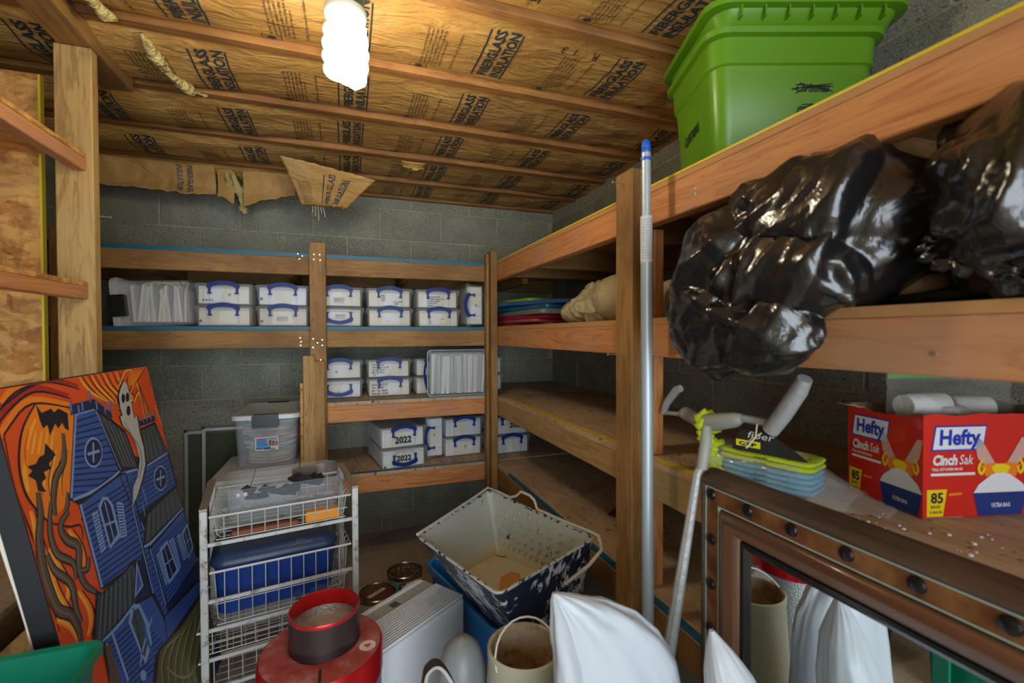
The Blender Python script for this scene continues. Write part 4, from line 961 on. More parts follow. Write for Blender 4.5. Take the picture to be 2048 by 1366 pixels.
m = M(); m.tube([(.052, -.04, 1.01), (.062, -.042, 1.07), (.075, -.03, 1.10)], [.012, .013, .010], 10); m.build('joint', gr, rt, smooth=1)
m = M(); m.tube([(.16, .225, 1.088), (.16, .15, 1.095)], .006, 8); m.build('rod', gm2, rt, smooth=1)
m = M(); m.tube([(.16, -.02, 1.118), (.16, -.13, 1.122)], .009, 8); m.build('rod', gm2, rt, smooth=1)
m = M(); m.tube([(.16, .232, 1.086), (.16, .215, 1.12), (.16, .175, 1.160), (.16, .16, 1.165)], [.010, .011, .012, .010], 10); m.build('end_cap', gm2, rt, smooth=1)
m = M(); m.tube([(.16, .155, 1.095), (.16, .14, 1.10), (.155, .10, 1.094), (.152, .05, 1.090), (.155, .0, 1.104), (.16, -.03, 1.112), (.16, -.05, 1.12)], [.012, .018, .018, .023, .020, .018, .010], 12); m.build('grip', gr, rt, smooth=2)
m = M(); m.tube([(.16, -.125, 1.105), (.16, -.155, 1.145), (.155, -.195, 1.20), (.15, -.212, 1.226)], [.017, .018, .017, .014], 12); m.build('roller_arm', gm2, rt, smooth=1)
m = M(); m.tube([(.15, -.10, 1.115), (.135, -.11, 1.09), (.12, -.10, 1.065), (.13, -.085, 1.07), (.14, -.12, 1.10)], .002, 5); m.build('string', mat('pale_string', (.55, .55, .40), .8), rt)
# ---------------------------------------------------------------- riveted mirror
tm = thing('framed_mirror', 'large mirror in a dark wood and riveted copper frame leaning against the right shelves', 'mirror', (.75, .826, 0))
MW, MH = .78, .994
dkw = wood('dark_frame_wood', 1, (.10, .058, .036), (.035, .02, .014)); 
def copperm():
    m = mat('aged_copper', (.26, .095, .03), .42, .55); nt = m.node_tree; n = tex(nt, 'Noise', coords(nt), 14, 5, .6); setc(nt, ramp(nt, n.outputs[0], [(.3, (.09, .032, .018)), (.5, (.25, .10, .035)), (.7, (.40, .19, .06))])); bumpto(nt, n.outputs[0], .3, .004); return m
cop = copperm(); verd = mat('verdigris_line', (.30, .42, .36), .5)
mold = mat('brown_molding', (.115, .05, .024), .32, coat=.4, bump=(18, .3, .004))
def ring(name, prof, mt, smooth=1):     # prof rows: distance in from the outer edge, x offset
    m = M(); n = len(prof); rings = []
    for cy, cz, sy, sz in ((0, MH, -1, -1), (-MW, MH, 1, -1), (-MW, .0, 1, 1), (0, .0, -1, 1)):
        rings.append([(x, cy+sy*a, cz+sz*a) for a, x in prof])
    m.loft(rings, close=True); return m.build(name, mt, tm, smooth=smooth)
ring('outer_frame', [(-.013, .046), (-.013, .034), (-.006, .012), (0, -.002), (.005, -.006), (.010, -.006), (.014, .0), (.10, .03), (.10, .045)], dkw)
ring('verdigris_edge', [(.014, .002), (.014, -.0035), (.0165, -.0035), (.0165, .002)], verd, 0)
ring('copper_band', [(.0165, .004), (.0165, -.002), (.050, -.002), (.050, .004)], cop, 0)
ring('inner_verdigris_edge', [(.050, .004), (.050, -.003), (.0525, -.003), (.0525, .004)], verd, 0)
ring('molding', [(.056, .012), (.057, .0), (.064, -.010), (.076, -.014), (.090, -.008), (.100, .002), (.104, .010), (.104, .016)], mold)
ring('inner_lip', [(.104, .016), (.105, .004), (.112, .003), (.122, .012), (.122, .016)], mat('black_lip', (.015, .014, .014), .25))
m = M(); m.add([(.013, -.118, .118), (.013, -MW+.118, .118), (.013, -MW+.118, MH-.118), (.013, -.118, MH-.118)], [(0, 1, 2, 3)]); m.build('glass', mat('mirror_silver', (.86, .90, .90), .015, 1), tm)
rv = M(); rv.lathe([(.0, -.006), (.005, -.0064), (.0105, -.004), (.0125, .0), (.0125, .002)], 14); rme = None
rvt = mat('dark_rivet', (.05, .05, .055), .28, .9)
pos = [(-.030-.0965*k, MH-.031) for k in range(8)]+[(-.030, MH-.031-.0985*k) for k in range(1, 10)]+[(-MW+.030, MH-.031-.0985*k) for k in range(1, 10)]
for k, (y, z) in enumerate(pos):
    if k == 0: o = rv.build('rivet', rvt, tm, smooth=1); rme = o.data
    else: o = bpy.data.objects.new('rivet', rme); C.objects.link(o); o.parent = tm
    o.rotation_euler = (0, -PI/2, 0); o.rotation_euler = (0, PI/2, 0); o.location = (-.002, y, z)

# ---------------------------------------------------------------- canvas painting (generic haunted house scene)
tilt = math.radians(11.2)
tc = thing('painting', 'large canvas painting of a blue haunted house under an orange sky, leaning on the left', 'painting', (-.665, 1.947, 1.21))
bk = mat('black_canvas_edge', (.012, .014, .018), .6)
e2 = Vector((math.sin(tilt), 0, -math.cos(tilt))); nn = Vector((math.cos(tilt), 0, math.sin(tilt)))
CH = 1.12
def cv(u, v, d=0): return tuple(Vector((0, u/1000, 0))+e2*(v/1000)+nn*d)
m = M(); m.add([cv(u, v, d) for d in (-.040, -.0004) for u, v in ((-757, 0), (8, 0), (8, CH*1000), (-757, CH*1000))], [(0, 1, 2, 3), (7, 6, 5, 4), (0, 4, 5, 1), (1, 5, 6, 2), (2, 6, 7, 3), (3, 7, 4, 0)]); m.build('stretched_canvas', bk, tc)
m = M(); 
for q in range(18): m.add([cv(-758, 60*q, -.044+.002*math.sin(q)), cv(-758, 60*q+60, -.044+.002*math.sin(q+1)), cv(-758, 60*q+60, -.039), cv(-758, 60*q, -.039)], [(0, 1, 2, 3)])
m.build('raw_canvas_edge', paper, tc)
PC = {'R': (.80, .10, .012), 'O': (.95, .27, .014), 'Y': (1.0, .48, .05), 'D': (.42, .03, .012), 'K': (.012, .010, .022), 'B': (.040, .11, .46), 'L': (.24, .40, .82), 'N': (.012, .022, .085), 'G': (.062, .085, .105), 'g': (.15, .19, .21), 'T': (.115, .085, .058), 't': (.21, .17, .12), 'E': (.115, .11, .030), 'e': (.27, .26, .10), 'W': (.56, .60, .60), 'w': (.22, .24, .25)}
keys = list(PC); pms = [mat('paint_'+('%02d' % i), PC[k], .45) for i, k in enumerate(keys)]
m = M(); m.add([cv(u, v, 0) for u, v in ((-754, 3), (5, 3), (5, 1115), (-754, 1115))], [(0, 1, 2, 3)], 0)
m.add([cv(u, v, .0002) for u, v in ((-520, 380), (-300, 250), (-60, 330), (4, 720), (4, 1115), (-640, 1115), (-560, 820), (-430, 700))], [tuple(range(8))], 7)
ART = """pO|-626,47 -683,88 -715,133 -731,179 -731,225 -711,268 -686,304 -606,285 -565,228 -489,95 -534,64
sD:16|-792,91 -723,46 -620,13 -496,45
sK:5|-789,98 -720,53 -616,21 -491,54
sO:16|-792,123 -728,75 -638,38 -496,69
sK:5|-790,130 -725,82 -635,46 -492,79
sD:16|-780,60 -699,19 -578,-5 -444,26
sK:5|-778,67 -696,27 -575,3 -439,36
sO:16|-730,30 -679,6 -595,-7 -504,-4
sK:5|-728,37 -676,14 -591,2 -500,5
sK:7|-626,47 -683,88 -715,133 -731,179 -731,225 -711,268 -686,304
sR:14|-737,117 -745,170 -745,225 -742,286
sK:5|-745,101 -753,158 -755,231 -746,315 -743,414 -747,516
sY:12|-704,156 -718,183 -723,222
sY:8|-640,80 -673,111 -692,138
sY:7|-650,105 -669,133 -682,151
sY:7|-631,109 -650,138 -664,156
sY:7|-612,113 -631,142 -645,161
sY:7|-591,118 -611,147 -626,166
sY:9|-675,239 -666,209 -644,183 -620,156
sY:9|-656,245 -647,215 -624,188 -600,161
sY:9|-637,251 -628,221 -604,194 -579,166
sY:9|-620,257 -611,226 -586,199 -560,171
sK:3|-685,243 -675,212 -651,181 -629,154
sK:3|-663,251 -653,218 -628,187 -605,160
sK:3|-640,258 -630,226 -604,194 -580,166
sK:3|-621,265 -610,232 -583,200 -559,171
sR:5|-672,101 -699,137 -709,170
sY:9|-431,0 -411,30 -372,61 -263,104
sK:4|-416,-2 -396,29 -359,61 -266,108
sO:9|-401,0 -382,33 -341,67 -264,106
sK:4|-385,-2 -366,32 -328,67 -267,110
sY:9|-370,0 -350,37 -309,73 -266,108
sK:4|-353,-2 -334,36 -295,74 -268,112
sO:9|-337,0 -318,40 -275,80 -267,110
sK:4|-319,-2 -301,39 -261,80 -269,114
sY:9|-303,0 -284,44 -240,87 -268,112
sK:4|-284,-2 -266,43 -225,87 -270,116
sO:9|-266,0 -248,48 -203,94 -269,114
sK:4|-247,-2 -229,47 -187,95 -271,118
sY:9|-228,-1 -210,52 -164,102 -270,116
sK:4|-207,-2 -190,51 -147,102 -272,120
sO:9|-106,153 -89,144 -79,145 -75,158 -77,181
sK:4|-101,144 -84,135 -73,136 -69,149 -72,172
sR:9|-134,131 -105,115 -87,118 -80,139 -85,180
sK:4|-129,122 -100,106 -82,109 -75,130 -79,171
sY:9|-161,111 -121,88 -96,91 -86,121 -93,178
sK:4|-156,102 -116,79 -91,82 -81,112 -87,169
sO:9|-187,91 -137,61 -105,64 -92,103 -100,177
sK:4|-182,82 -132,52 -99,55 -87,94 -95,168
sR:9|-211,72 -152,35 -113,38 -98,85 -108,176
sK:4|-207,63 -147,26 -108,29 -93,76 -102,167
sY:9|-236,53 -167,9 -122,12 -104,68 -115,174
sK:4|-231,45 -162,0 -116,3 -98,59 -110,166
sO:8|-107,-1 -153,34 -161,57
sK:3|-95,0 -142,36 -154,58
sO:8|-86,0 -140,36 -154,58
sK:3|-74,1 -129,37 -148,58
sO:8|-65,2 -127,37 -148,58
sK:3|-52,3 -115,38 -141,59
sO:8|-43,3 -114,38 -141,59
sK:3|-30,4 -102,39 -135,60
sO:8|-21,5 -100,39 -135,60
sK:3|-8,6 -88,41 -128,60
sK:4|41,79 35,139 9,231
sO:10|-10,142 -5,185 4,222
sO:20|-711,352 -696,402 -684,452 -703,474
sY:8|-713,351 -698,401 -686,451 -705,473
sK:4|-699,354 -683,405 -670,456 -690,479
sO:20|-733,301 -726,376 -722,442 -701,508
sY:8|-735,300 -728,375 -724,440 -703,507
sK:4|-721,303 -714,379 -710,445 -687,513
sO:20|-633,343 -614,385 -614,426 -633,445
sY:8|-635,342 -617,384 -616,425 -636,444
sK:4|-618,346 -599,389 -598,430 -618,450
sO:20|-658,478 -640,522 -642,556 -668,579
sY:8|-660,476 -643,521 -644,555 -670,578
sK:4|-644,482 -625,528 -627,562 -654,585
sO:20|-745,492 -715,521 -699,564 -706,579
sY:8|-746,490 -717,520 -701,563 -708,577
sK:4|-732,496 -702,526 -686,570 -693,585
sO:20|-731,260 -733,301 -739,334 -747,335
sY:8|-733,259 -735,300 -741,333 -749,334
sK:4|-719,262 -721,303 -727,336 -735,337
sO:20|-603,298 -586,315 -593,336 -618,332
sY:8|-605,297 -589,314 -596,335 -621,331
sK:4|-587,300 -570,318 -577,339 -603,334
pR|-606,285 -575,302 -583,352 -621,336
sK:5|-683,305 -630,336 -588,350 -593,383
pK|-627,49 -615,71 -578,66 -571,77 -552,70 -520,87 -534,129 -546,121 -551,105 -572,116 -578,102 -608,125 -606,100 -625,105 -628,83
pK|-631,137 -606,171 -638,184 -635,196 -661,197 -659,211 -679,216 -671,239 -695,229 -693,206 -711,190 -695,184 -707,171 -679,173 -662,162 -645,161
sK:21|-559,130 -581,189 -628,221 -657,266 -662,297
sT:14|-559,130 -581,189 -628,221 -657,266 -662,297
st:4|-563,129 -585,188 -631,220 -660,265 -665,296
sK:24|-615,304 -656,322 -649,358 -617,390 -633,434 -628,477 -595,516
sT:17|-615,304 -656,322 -649,358 -617,390 -633,434 -628,477 -595,516
st:4|-618,303 -659,321 -652,357 -620,389 -636,433 -632,475 -598,514
sK:20|-665,264 -692,318 -691,372 -648,415 -655,451
sT:13|-665,264 -692,318 -691,372 -648,415 -655,451
st:4|-667,263 -695,316 -694,371 -651,414 -658,449
sK:27|-696,231 -706,275 -730,322 -743,388 -735,471 -701,508 -690,554 -699,584
sT:20|-696,231 -706,275 -730,322 -743,388 -735,471 -701,508 -690,554 -699,584
st:4|-698,230 -709,274 -733,321 -746,387 -738,469 -703,507 -693,552 -702,582
sK:22|-719,359 -712,399 -674,452 -680,504 -674,541
sT:15|-719,359 -712,399 -674,452 -680,504 -674,541
st:4|-721,358 -714,398 -677,450 -683,502 -677,540
sK:16|-588,427 -604,449 -627,443
sT:9|-588,427 -604,449 -627,443
st:4|-592,425 -608,447 -630,441
sK:15|-627,300 -613,288 -601,263
sT:8|-627,300 -613,288 -601,263
st:4|-630,299 -616,287 -605,262
pK|-602,280 -491,86 -390,90 -345,287 -577,302
pB|-592,278 -487,94 -396,98 -359,279 -570,293
sN:4|-498,113 -382,113
sN:4|-506,127 -379,131
sN:4|-514,141 -377,150
sN:4|-521,154 -374,168
sN:4|-529,168 -371,187
sN:4|-536,181 -369,206
sN:4|-544,194 -366,225
sN:4|-551,207 -364,243
sN:4|-558,220 -361,263
sN:4|-566,232 -360,281
sN:4|-573,245 -368,297
sN:4|-580,257 -377,313
sN:4|-587,270 -385,328
sN:4|-594,282 -394,344
sL:7|-594,280 -487,93
sL:8|-391,100 -343,282
sL:9|-589,286 -471,295 -354,284
sL:6|-492,96 -397,95
pN|-512,94 -496,69 -388,69 -316,121 -318,138 -392,95
sB:9|-496,60 -504,90
sL:3|-499,62 -503,84
sB:9|-466,74 -474,104
sL:3|-469,75 -473,98
sB:9|-446,66 -454,96
sL:3|-449,67 -453,90
sB:9|-401,45 -409,77
sL:3|-404,47 -409,71
sB:9|-378,74 -387,106
sL:3|-381,75 -386,99
sB:9|-339,86 -348,119
sL:3|-342,87 -347,112
sB:9|-309,87 -319,120
sL:3|-313,88 -318,113
pK|-392,95 -324,137 -262,185 -238,314 -344,284
pG|-387,109 -331,144 -277,189 -251,301 -335,277
sK:3|-375,118 -328,277
sg:3|-366,123 -321,279
sK:3|-354,132 -312,282
sg:3|-344,138 -305,284
sK:3|-331,148 -294,287
sg:3|-322,153 -289,288
sK:3|-309,163 -277,292
sg:3|-298,169 -272,293
sK:3|-285,179 -258,297
sg:3|-274,185 -255,298
pK|-172,197 -45,197 -1,315 -214,313
pG|-169,204 -55,204 -16,309 -203,309
sK:3|-156,205 -191,308
sg:3|-145,205 -175,309
sK:3|-132,205 -154,309
sg:3|-121,205 -137,309
sK:3|-107,205 -115,309
sg:3|-96,205 -98,310
sK:3|-82,205 -75,310
sg:3|-70,205 -56,310
sK:3|-56,205 -32,311
sg:3|-43,205 -13,311
pN|-182,189 -43,194 -41,175 -176,173
sB:7|-158,157 -165,185
sL:3|-160,157 -166,179
sB:7|-128,158 -135,186
sL:3|-129,157 -136,180
sB:7|-96,158 -104,187
sL:3|-98,158 -104,181
sB:7|-63,159 -71,188
sL:3|-65,158 -72,182
sB:7|-29,159 -37,189
sL:3|-31,159 -38,183
pK|-356,287 -258,305 4,314 5,444 -328,434 -342,408
pB|-350,296 -254,312 -14,320 -9,436 -319,428 -332,405
sN:3|-288,314 -21,327
sN:3|-294,328 -19,342
sN:3|-300,341 -18,356
sN:3|-306,355 -16,370
sN:3|-312,368 -14,385
sN:3|-318,381 -13,399
sN:3|-324,394 -11,414
sN:3|-330,407 -9,429
sN:3|-336,420 -7,443
sL:6|-349,293 -251,308
sL:6|-256,316 -11,316
pK|-576,300 -353,290 -333,312 -285,535 -362,550 -579,517
pB|-566,306 -357,297 -346,322 -305,526 -372,542 -571,513
sN:4|-569,322 -355,326
sN:4|-569,335 -353,340
sN:4|-569,348 -351,355
sN:4|-569,361 -349,370
sN:4|-569,375 -347,385
sN:4|-569,388 -345,400
sN:4|-569,401 -343,415
sN:4|-569,414 -340,430
sN:4|-569,428 -338,446
sN:4|-569,441 -336,461
sN:4|-569,454 -334,476
sN:4|-569,468 -332,492
sN:4|-569,481 -330,508
sN:4|-570,494 -327,523
sN:4|-570,508 -325,539
sN:4|-570,521 -323,555
sN:4|-570,535 -321,571
sL:8|-568,305 -572,515
sL:6|-357,297 -289,541
pK|-363,288 -324,296 -282,837 -366,803 -342,408
pB|-357,297 -330,301 -290,828 -356,801 -329,428
sN:3|-352,320 -311,322
sN:3|-351,335 -311,338
sN:3|-350,351 -311,354
sN:3|-350,367 -310,370
sN:3|-349,383 -310,386
sN:3|-348,399 -310,402
sN:3|-347,415 -310,418
sN:3|-346,431 -309,435
sN:3|-345,447 -309,451
sN:3|-345,463 -309,467
sN:3|-344,479 -309,484
sN:3|-343,496 -308,500
sN:3|-342,512 -308,516
sN:3|-341,528 -308,533
sN:3|-340,545 -308,549
sN:3|-340,561 -308,566
sN:3|-339,578 -307,582
sN:3|-338,594 -307,599
sN:3|-337,611 -307,616
sN:3|-336,628 -307,632
sN:3|-335,644 -306,649
sN:3|-335,661 -306,666
sN:3|-334,678 -306,683
sN:3|-333,695 -306,699
sN:3|-332,712 -305,716
sN:3|-331,729 -305,733
sN:3|-330,746 -305,750
sN:3|-329,763 -305,767
sN:3|-329,780 -304,784
sN:3|-328,797 -304,801
sL:5|-337,389 -358,797
sL:5|-275,404 -289,541 -290,731
sK:12|-313,326 -316,418
sB:8|-315,321 -322,416
sL:4|-252,367 -250,421
pK|-342,524 -278,444 -2,435 19,529
pG|-325,517 -269,451 -15,444 -1,520
sK:3|-264,449 -321,515
sg:3|-250,450 -305,517
sK:3|-231,449 -282,516
sg:3|-217,449 -265,518
sK:3|-197,448 -241,517
sg:3|-182,449 -223,519
sK:3|-162,448 -197,518
sg:3|-146,448 -179,520
sK:3|-124,447 -151,519
sg:3|-108,447 -132,522
sK:3|-85,447 -102,521
sg:3|-68,447 -81,523
sK:3|-44,446 -50,522
sg:3|-26,446 -28,524
sL:9|-334,520 -263,530 7,527
pK|-311,535 5,530 22,739 -291,732
pB|-299,544 -7,536 7,730 -282,728
sN:3|-302,557 -4,560
sN:3|-301,569 -3,572
sN:3|-299,581 -2,585
sN:3|-298,593 -1,598
sN:3|-297,605 0,611
sN:3|-295,617 0,624
sN:3|-294,629 1,637
sN:3|-292,642 2,650
sN:3|-291,654 3,663
sN:3|-289,666 4,677
sN:3|-288,678 5,690
sN:3|-287,691 5,703
sN:3|-285,703 6,716
sN:3|-284,715 7,729
sN:3|-282,728 8,743
sL:5|-303,542 -295,724
sL:5|9,542 14,731
pN|-419,213 -429,226 -443,235 -459,239 -475,237 -487,231 -495,221 -498,208 -494,194 -485,182 -472,173 -456,168 -441,169 -427,175 -418,186 -415,199
sL:6|-419,213 -429,226 -443,235 -459,239 -475,237 -487,231 -495,221 -498,208 -494,194 -485,182 -472,173 -456,168 -441,169 -427,175 -418,186 -415,199 -419,213
sL:7|-446,179 -470,227
sL:7|-486,201 -428,206
pN|-67,393 -80,405 -98,413 -118,416 -137,413 -152,404 -162,392 -165,379 -160,365 -149,353 -132,345 -112,341 -92,344 -76,352 -65,364 -62,378
sL:6|-67,393 -80,405 -98,413 -118,416 -137,413 -152,404 -162,392 -165,379 -160,365 -149,353 -132,345 -112,341 -92,344 -76,352 -65,364 -62,378 -67,393
sL:7|-99,354 -130,402
sL:7|-150,374 -78,383
pL|-501,335 -472,320 -451,326 -433,354 -437,443 -500,450
pN|-491,342 -471,330 -455,334 -445,355 -448,431 -493,442
sL:5|-467,335 -472,440
sL:5|-495,388 -439,398
pL|-535,341 -508,344 -517,442 -541,443
sN:2.5|-533,351 -512,351
sN:2.5|-533,359 -513,359
sN:2.5|-534,368 -513,367
sN:2.5|-534,376 -514,375
sN:2.5|-535,385 -515,384
sN:2.5|-535,393 -515,392
sN:2.5|-536,402 -516,400
sN:2.5|-536,410 -517,408
sN:2.5|-537,419 -518,416
sN:2.5|-537,428 -518,425
sN:2.5|-538,436 -519,433
pL|-413,354 -382,369 -406,456 -439,448
sN:2.5|-412,363 -388,375
sN:2.5|-414,371 -390,382
sN:2.5|-416,379 -392,389
sN:2.5|-419,387 -394,397
sN:2.5|-421,395 -396,404
sN:2.5|-423,403 -398,411
sN:2.5|-425,411 -400,418
sN:2.5|-427,418 -402,426
sN:2.5|-430,426 -404,433
sN:2.5|-432,434 -406,440
sN:2.5|-434,442 -408,447
pL|-247,568 -181,568 -154,686 -246,686
pN|-235,580 -188,578 -171,675 -235,676
sL:4|-213,576 -208,678
sL:4|-234,625 -169,633
pL|-274,575 -250,573 -248,677 -265,679
sN:2.5|-269,585 -254,579
sN:2.5|-268,594 -254,588
sN:2.5|-267,603 -254,597
sN:2.5|-267,611 -254,605
sN:2.5|-266,620 -254,614
sN:2.5|-265,629 -253,622
sN:2.5|-265,638 -253,631
sN:2.5|-264,646 -253,640
sN:2.5|-263,655 -253,648
sN:2.5|-262,664 -253,657
sN:2.5|-262,673 -253,666
pL|-171,575 -132,580 -134,680 -153,685
sN:2.5|-165,586 -137,586
sN:2.5|-164,595 -137,594
sN:2.5|-162,604 -137,602
sN:2.5|-161,613 -138,611
sN:2.5|-159,622 -138,619
sN:2.5|-158,632 -138,627
sN:2.5|-156,641 -138,635
sN:2.5|-155,650 -138,644
sN:2.5|-153,659 -138,652
sN:2.5|-151,669 -139,660
sN:2.5|-150,678 -139,669
pL|-107,586 -76,591 -68,682 -102,678
sN:2.5|-101,596 -81,597
sN:2.5|-101,604 -80,604
sN:2.5|-101,612 -79,611
sN:2.5|-100,619 -79,619
sN:2.5|-100,627 -78,626
sN:2.5|-99,635 -77,634
sN:2.5|-99,642 -77,641
sN:2.5|-99,650 -76,649
sN:2.5|-98,658 -76,657
sN:2.5|-98,665 -75,664
sN:2.5|-97,673 -74,672
pL|-67,595 4,585 8,678 -61,690
pN|-55,603 -6,594 -7,669 -52,681
sL:4|-34,601 -34,678
sL:4|-47,639 3,639
pK|-666,606 -597,509 -578,526 -399,529 -451,628 -626,620
pG|-653,607 -595,520 -579,532 -411,534 -458,621 -625,614
sK:3|-588,524 -646,606
sg:3|-578,526 -635,608
sK:3|-568,527 -624,610
sg:3|-557,528 -613,612
sK:3|-547,529 -602,614
sg:3|-536,531 -590,617
sK:3|-525,532 -578,618
sg:3|-513,533 -566,621
sK:3|-502,534 -554,623
sg:3|-490,536 -542,625
sK:3|-479,537 -529,627
sg:3|-466,539 -516,630
sK:3|-454,540 -502,632
sg:3|-441,542 -489,635
sK:3|-429,543 -474,637
sg:3|-415,545 -460,640
pK|-461,616 -391,525 -383,618
pL|-451,614 -393,535 -391,610
pB|-437,609 -399,553 -399,602
pK|-631,619 -453,622 -344,658 -293,837 -421,808 -480,875 -645,742
pB|-619,627 -455,631 -362,659 -306,822 -433,800 -485,858 -633,740
sN:4|-609,640 -446,666
sN:4|-605,654 -437,681
sN:4|-602,667 -427,697
sN:4|-598,680 -418,712
sN:4|-595,694 -408,728
sN:4|-591,708 -398,745
sN:4|-588,721 -389,761
sN:4|-584,735 -379,778
sN:4|-581,749 -368,796
sN:4|-577,763 -358,813
sN:4|-574,778 -347,831
sN:4|-570,792 -336,849
sL:8|-626,620 -548,628 -455,626
sL:8|-583,624 -572,763
sL:6|-613,634 -636,725
pT|-623,636 -599,644 -601,747 -636,725
pL|-507,648 -475,621 -436,637 -415,706 -426,762 -483,784
pG|-495,655 -470,637 -444,646 -433,701 -446,748 -479,767
sL:8|-391,706 -479,746 -508,772
sB:10|-444,688 -439,809
sK:4|-469,631 -484,756
pL|-492,808 -498,813 -507,812 -515,805 -519,796 -518,788 -512,784 -503,784 -495,791 -490,800
pK|-329,741 -17,788 -30,840 -345,814
pB|-321,749 -27,794 -39,830 -339,807
sN:2|-319,751 -327,807
sN:2|-301,754 -309,809
sN:2|-284,756 -291,811
sN:2|-265,759 -272,813
sN:2|-246,762 -252,815
sN:2|-227,764 -232,818
sN:2|-207,767 -212,820
sN:2|-187,770 -191,822
sN:2|-166,773 -169,825
sN:2|-145,776 -147,827
sN:2|-123,779 -124,830
sN:2|-100,782 -100,833
sN:2|-77,785 -76,835
sN:2|-53,789 -51,838
sN:2|-295,759 -343,788
sN:2|-277,761 -326,791
sN:2|-258,764 -308,793
sN:2|-239,767 -290,796
sN:2|-220,769 -272,798
sN:2|-200,772 -253,801
sN:2|-179,775 -233,803
sN:2|-158,778 -213,806
sN:2|-137,781 -192,809
sN:2|-114,784 -171,812
sN:2|-92,788 -149,815
sN:2|-68,791 -127,818
sN:2|-44,794 -104,821
sN:2|-19,798 -80,824
pK|-494,871 -405,795 -241,824 -37,831 14,968 -147,1153
pE|-483,880 -399,805 -238,834 -35,846 8,974 -147,1153
se:6|-430,901 -411,844 -360,822 -293,837
sK:3|-419,910 -399,853 -347,831 -279,847
se:6|-395,929 -377,869 -314,839 -252,846
sK:3|-383,939 -364,879 -300,848 -237,855
se:6|-357,959 -341,896 -264,857 -209,854
sK:3|-345,969 -328,905 -250,866 -193,864
se:6|-318,990 -304,923 -211,876 -164,863
sK:3|-304,1001 -290,934 -196,886 -147,874
se:6|-276,1024 -264,953 -154,896 -116,873
sK:3|-261,1035 -249,964 -137,907 -98,884
se:6|-231,1059 -222,984 -93,919 -64,883
sK:3|-216,1072 -206,995 -75,930 -46,894
se:7|-387,862 -337,929 -266,980 -218,979
pK|-201,36 -232,54 -256,74 -267,109 -264,136 -282,136 -276,167 -243,192 -220,232 -217,286 -258,329 -307,351 -336,396 -299,383 -229,345 -184,311 -168,260 -173,211 -166,180 -164,153 -188,160 -185,122 -177,92 -182,68 -187,38
pW|-197,39 -226,57 -249,77 -260,112 -259,138 -275,139 -271,168 -242,193 -223,231 -224,284 -262,326 -307,348 -336,393 -301,380 -237,341 -195,307 -178,257 -180,209 -173,180 -170,153 -191,161 -187,123 -178,94 -181,70 -185,41
pK|-216,91 -221,98 -228,102 -235,103 -240,100 -241,95 -239,88 -234,81 -227,76 -220,75 -215,78 -213,84
pK|-187,91 -192,98 -200,102 -207,103 -212,101 -213,95 -211,88 -205,81 -198,76 -191,75 -186,78 -184,84
pK|-202,132 -208,140 -216,144 -224,145 -229,142 -231,136 -228,128 -222,121 -214,116 -207,115 -201,118 -199,124
sw:5|-258,178 -212,241 -213,294 -259,334
sw:4|-261,156 -237,197 -224,246"""
dep = 0
for i, ln in enumerate(ART.split('\n')):
    hd, body = ln.split('|'); pts = [tuple(map(int, q.split(','))) for q in body.split()]; c_ = keys.index(hd[1]); dep += .0000035
    cl = lambda u, v, d=dep: cv(min(4, max(-753, u)), min(1115, max(4, v)), d+.0003)
    if hd[0] == 'p': m.add([cl(u, v) for u, v in pts], [tuple(range(len(pts)))], c_)
    else: stroke(m, pts, float(hd.split(':')[1])*1.08, cl, c_, 4)
m2 = m.build('painted_scene', pms, tc)

# ---------------------------------------------------------------- cart, baskets and their contents
wm = mat('white_enamel_wire', (.56, .57, .55), .4, .1, bump=(40, .5, .002))
def rusty():
    m = mat('chipped_white_enamel', (.58, .60, .58), .45, .1); nt = m.node_tree; n = tex(nt, 'Noise', coords(nt), 22, 6, .7); setc(nt, ramp(nt, n.outputs[0], [(.30, (.13, .085, .05)), (.40, (.34, .30, .25)), (.47, (.56, .58, .56)), (.8, (.62, .64, .63))])); return m
rus = rusty()
CW, CDp = .475, .34; crz = math.radians(9.2)
CL = (-.447, 1.742, 0)
tk = thing('drawer_frame', 'chipped white metal drawer frame holding wire baskets beside the painting', 'cart', CL, crz)
for x in (0, CW):
    for y in (0, CDp): bx('post', rus, tk, x-.011, x+.011, y-.008, y+.008, 0, .742, .002)
    bx('top_rail', mat('worn_top_rail', (.34, .30, .23), .5, .4, bump=(30, .6, .003)), tk, x-.012, x+.012, -.01, CDp+.01, .7425, .750, .001)
for z in (.052, .148, .245, .342, .438, .626):
    for y in (0, CDp): bx('rail', rus, tk, .011, CW-.011, y-.004, y+.004, z-.006, z+.006, .001)
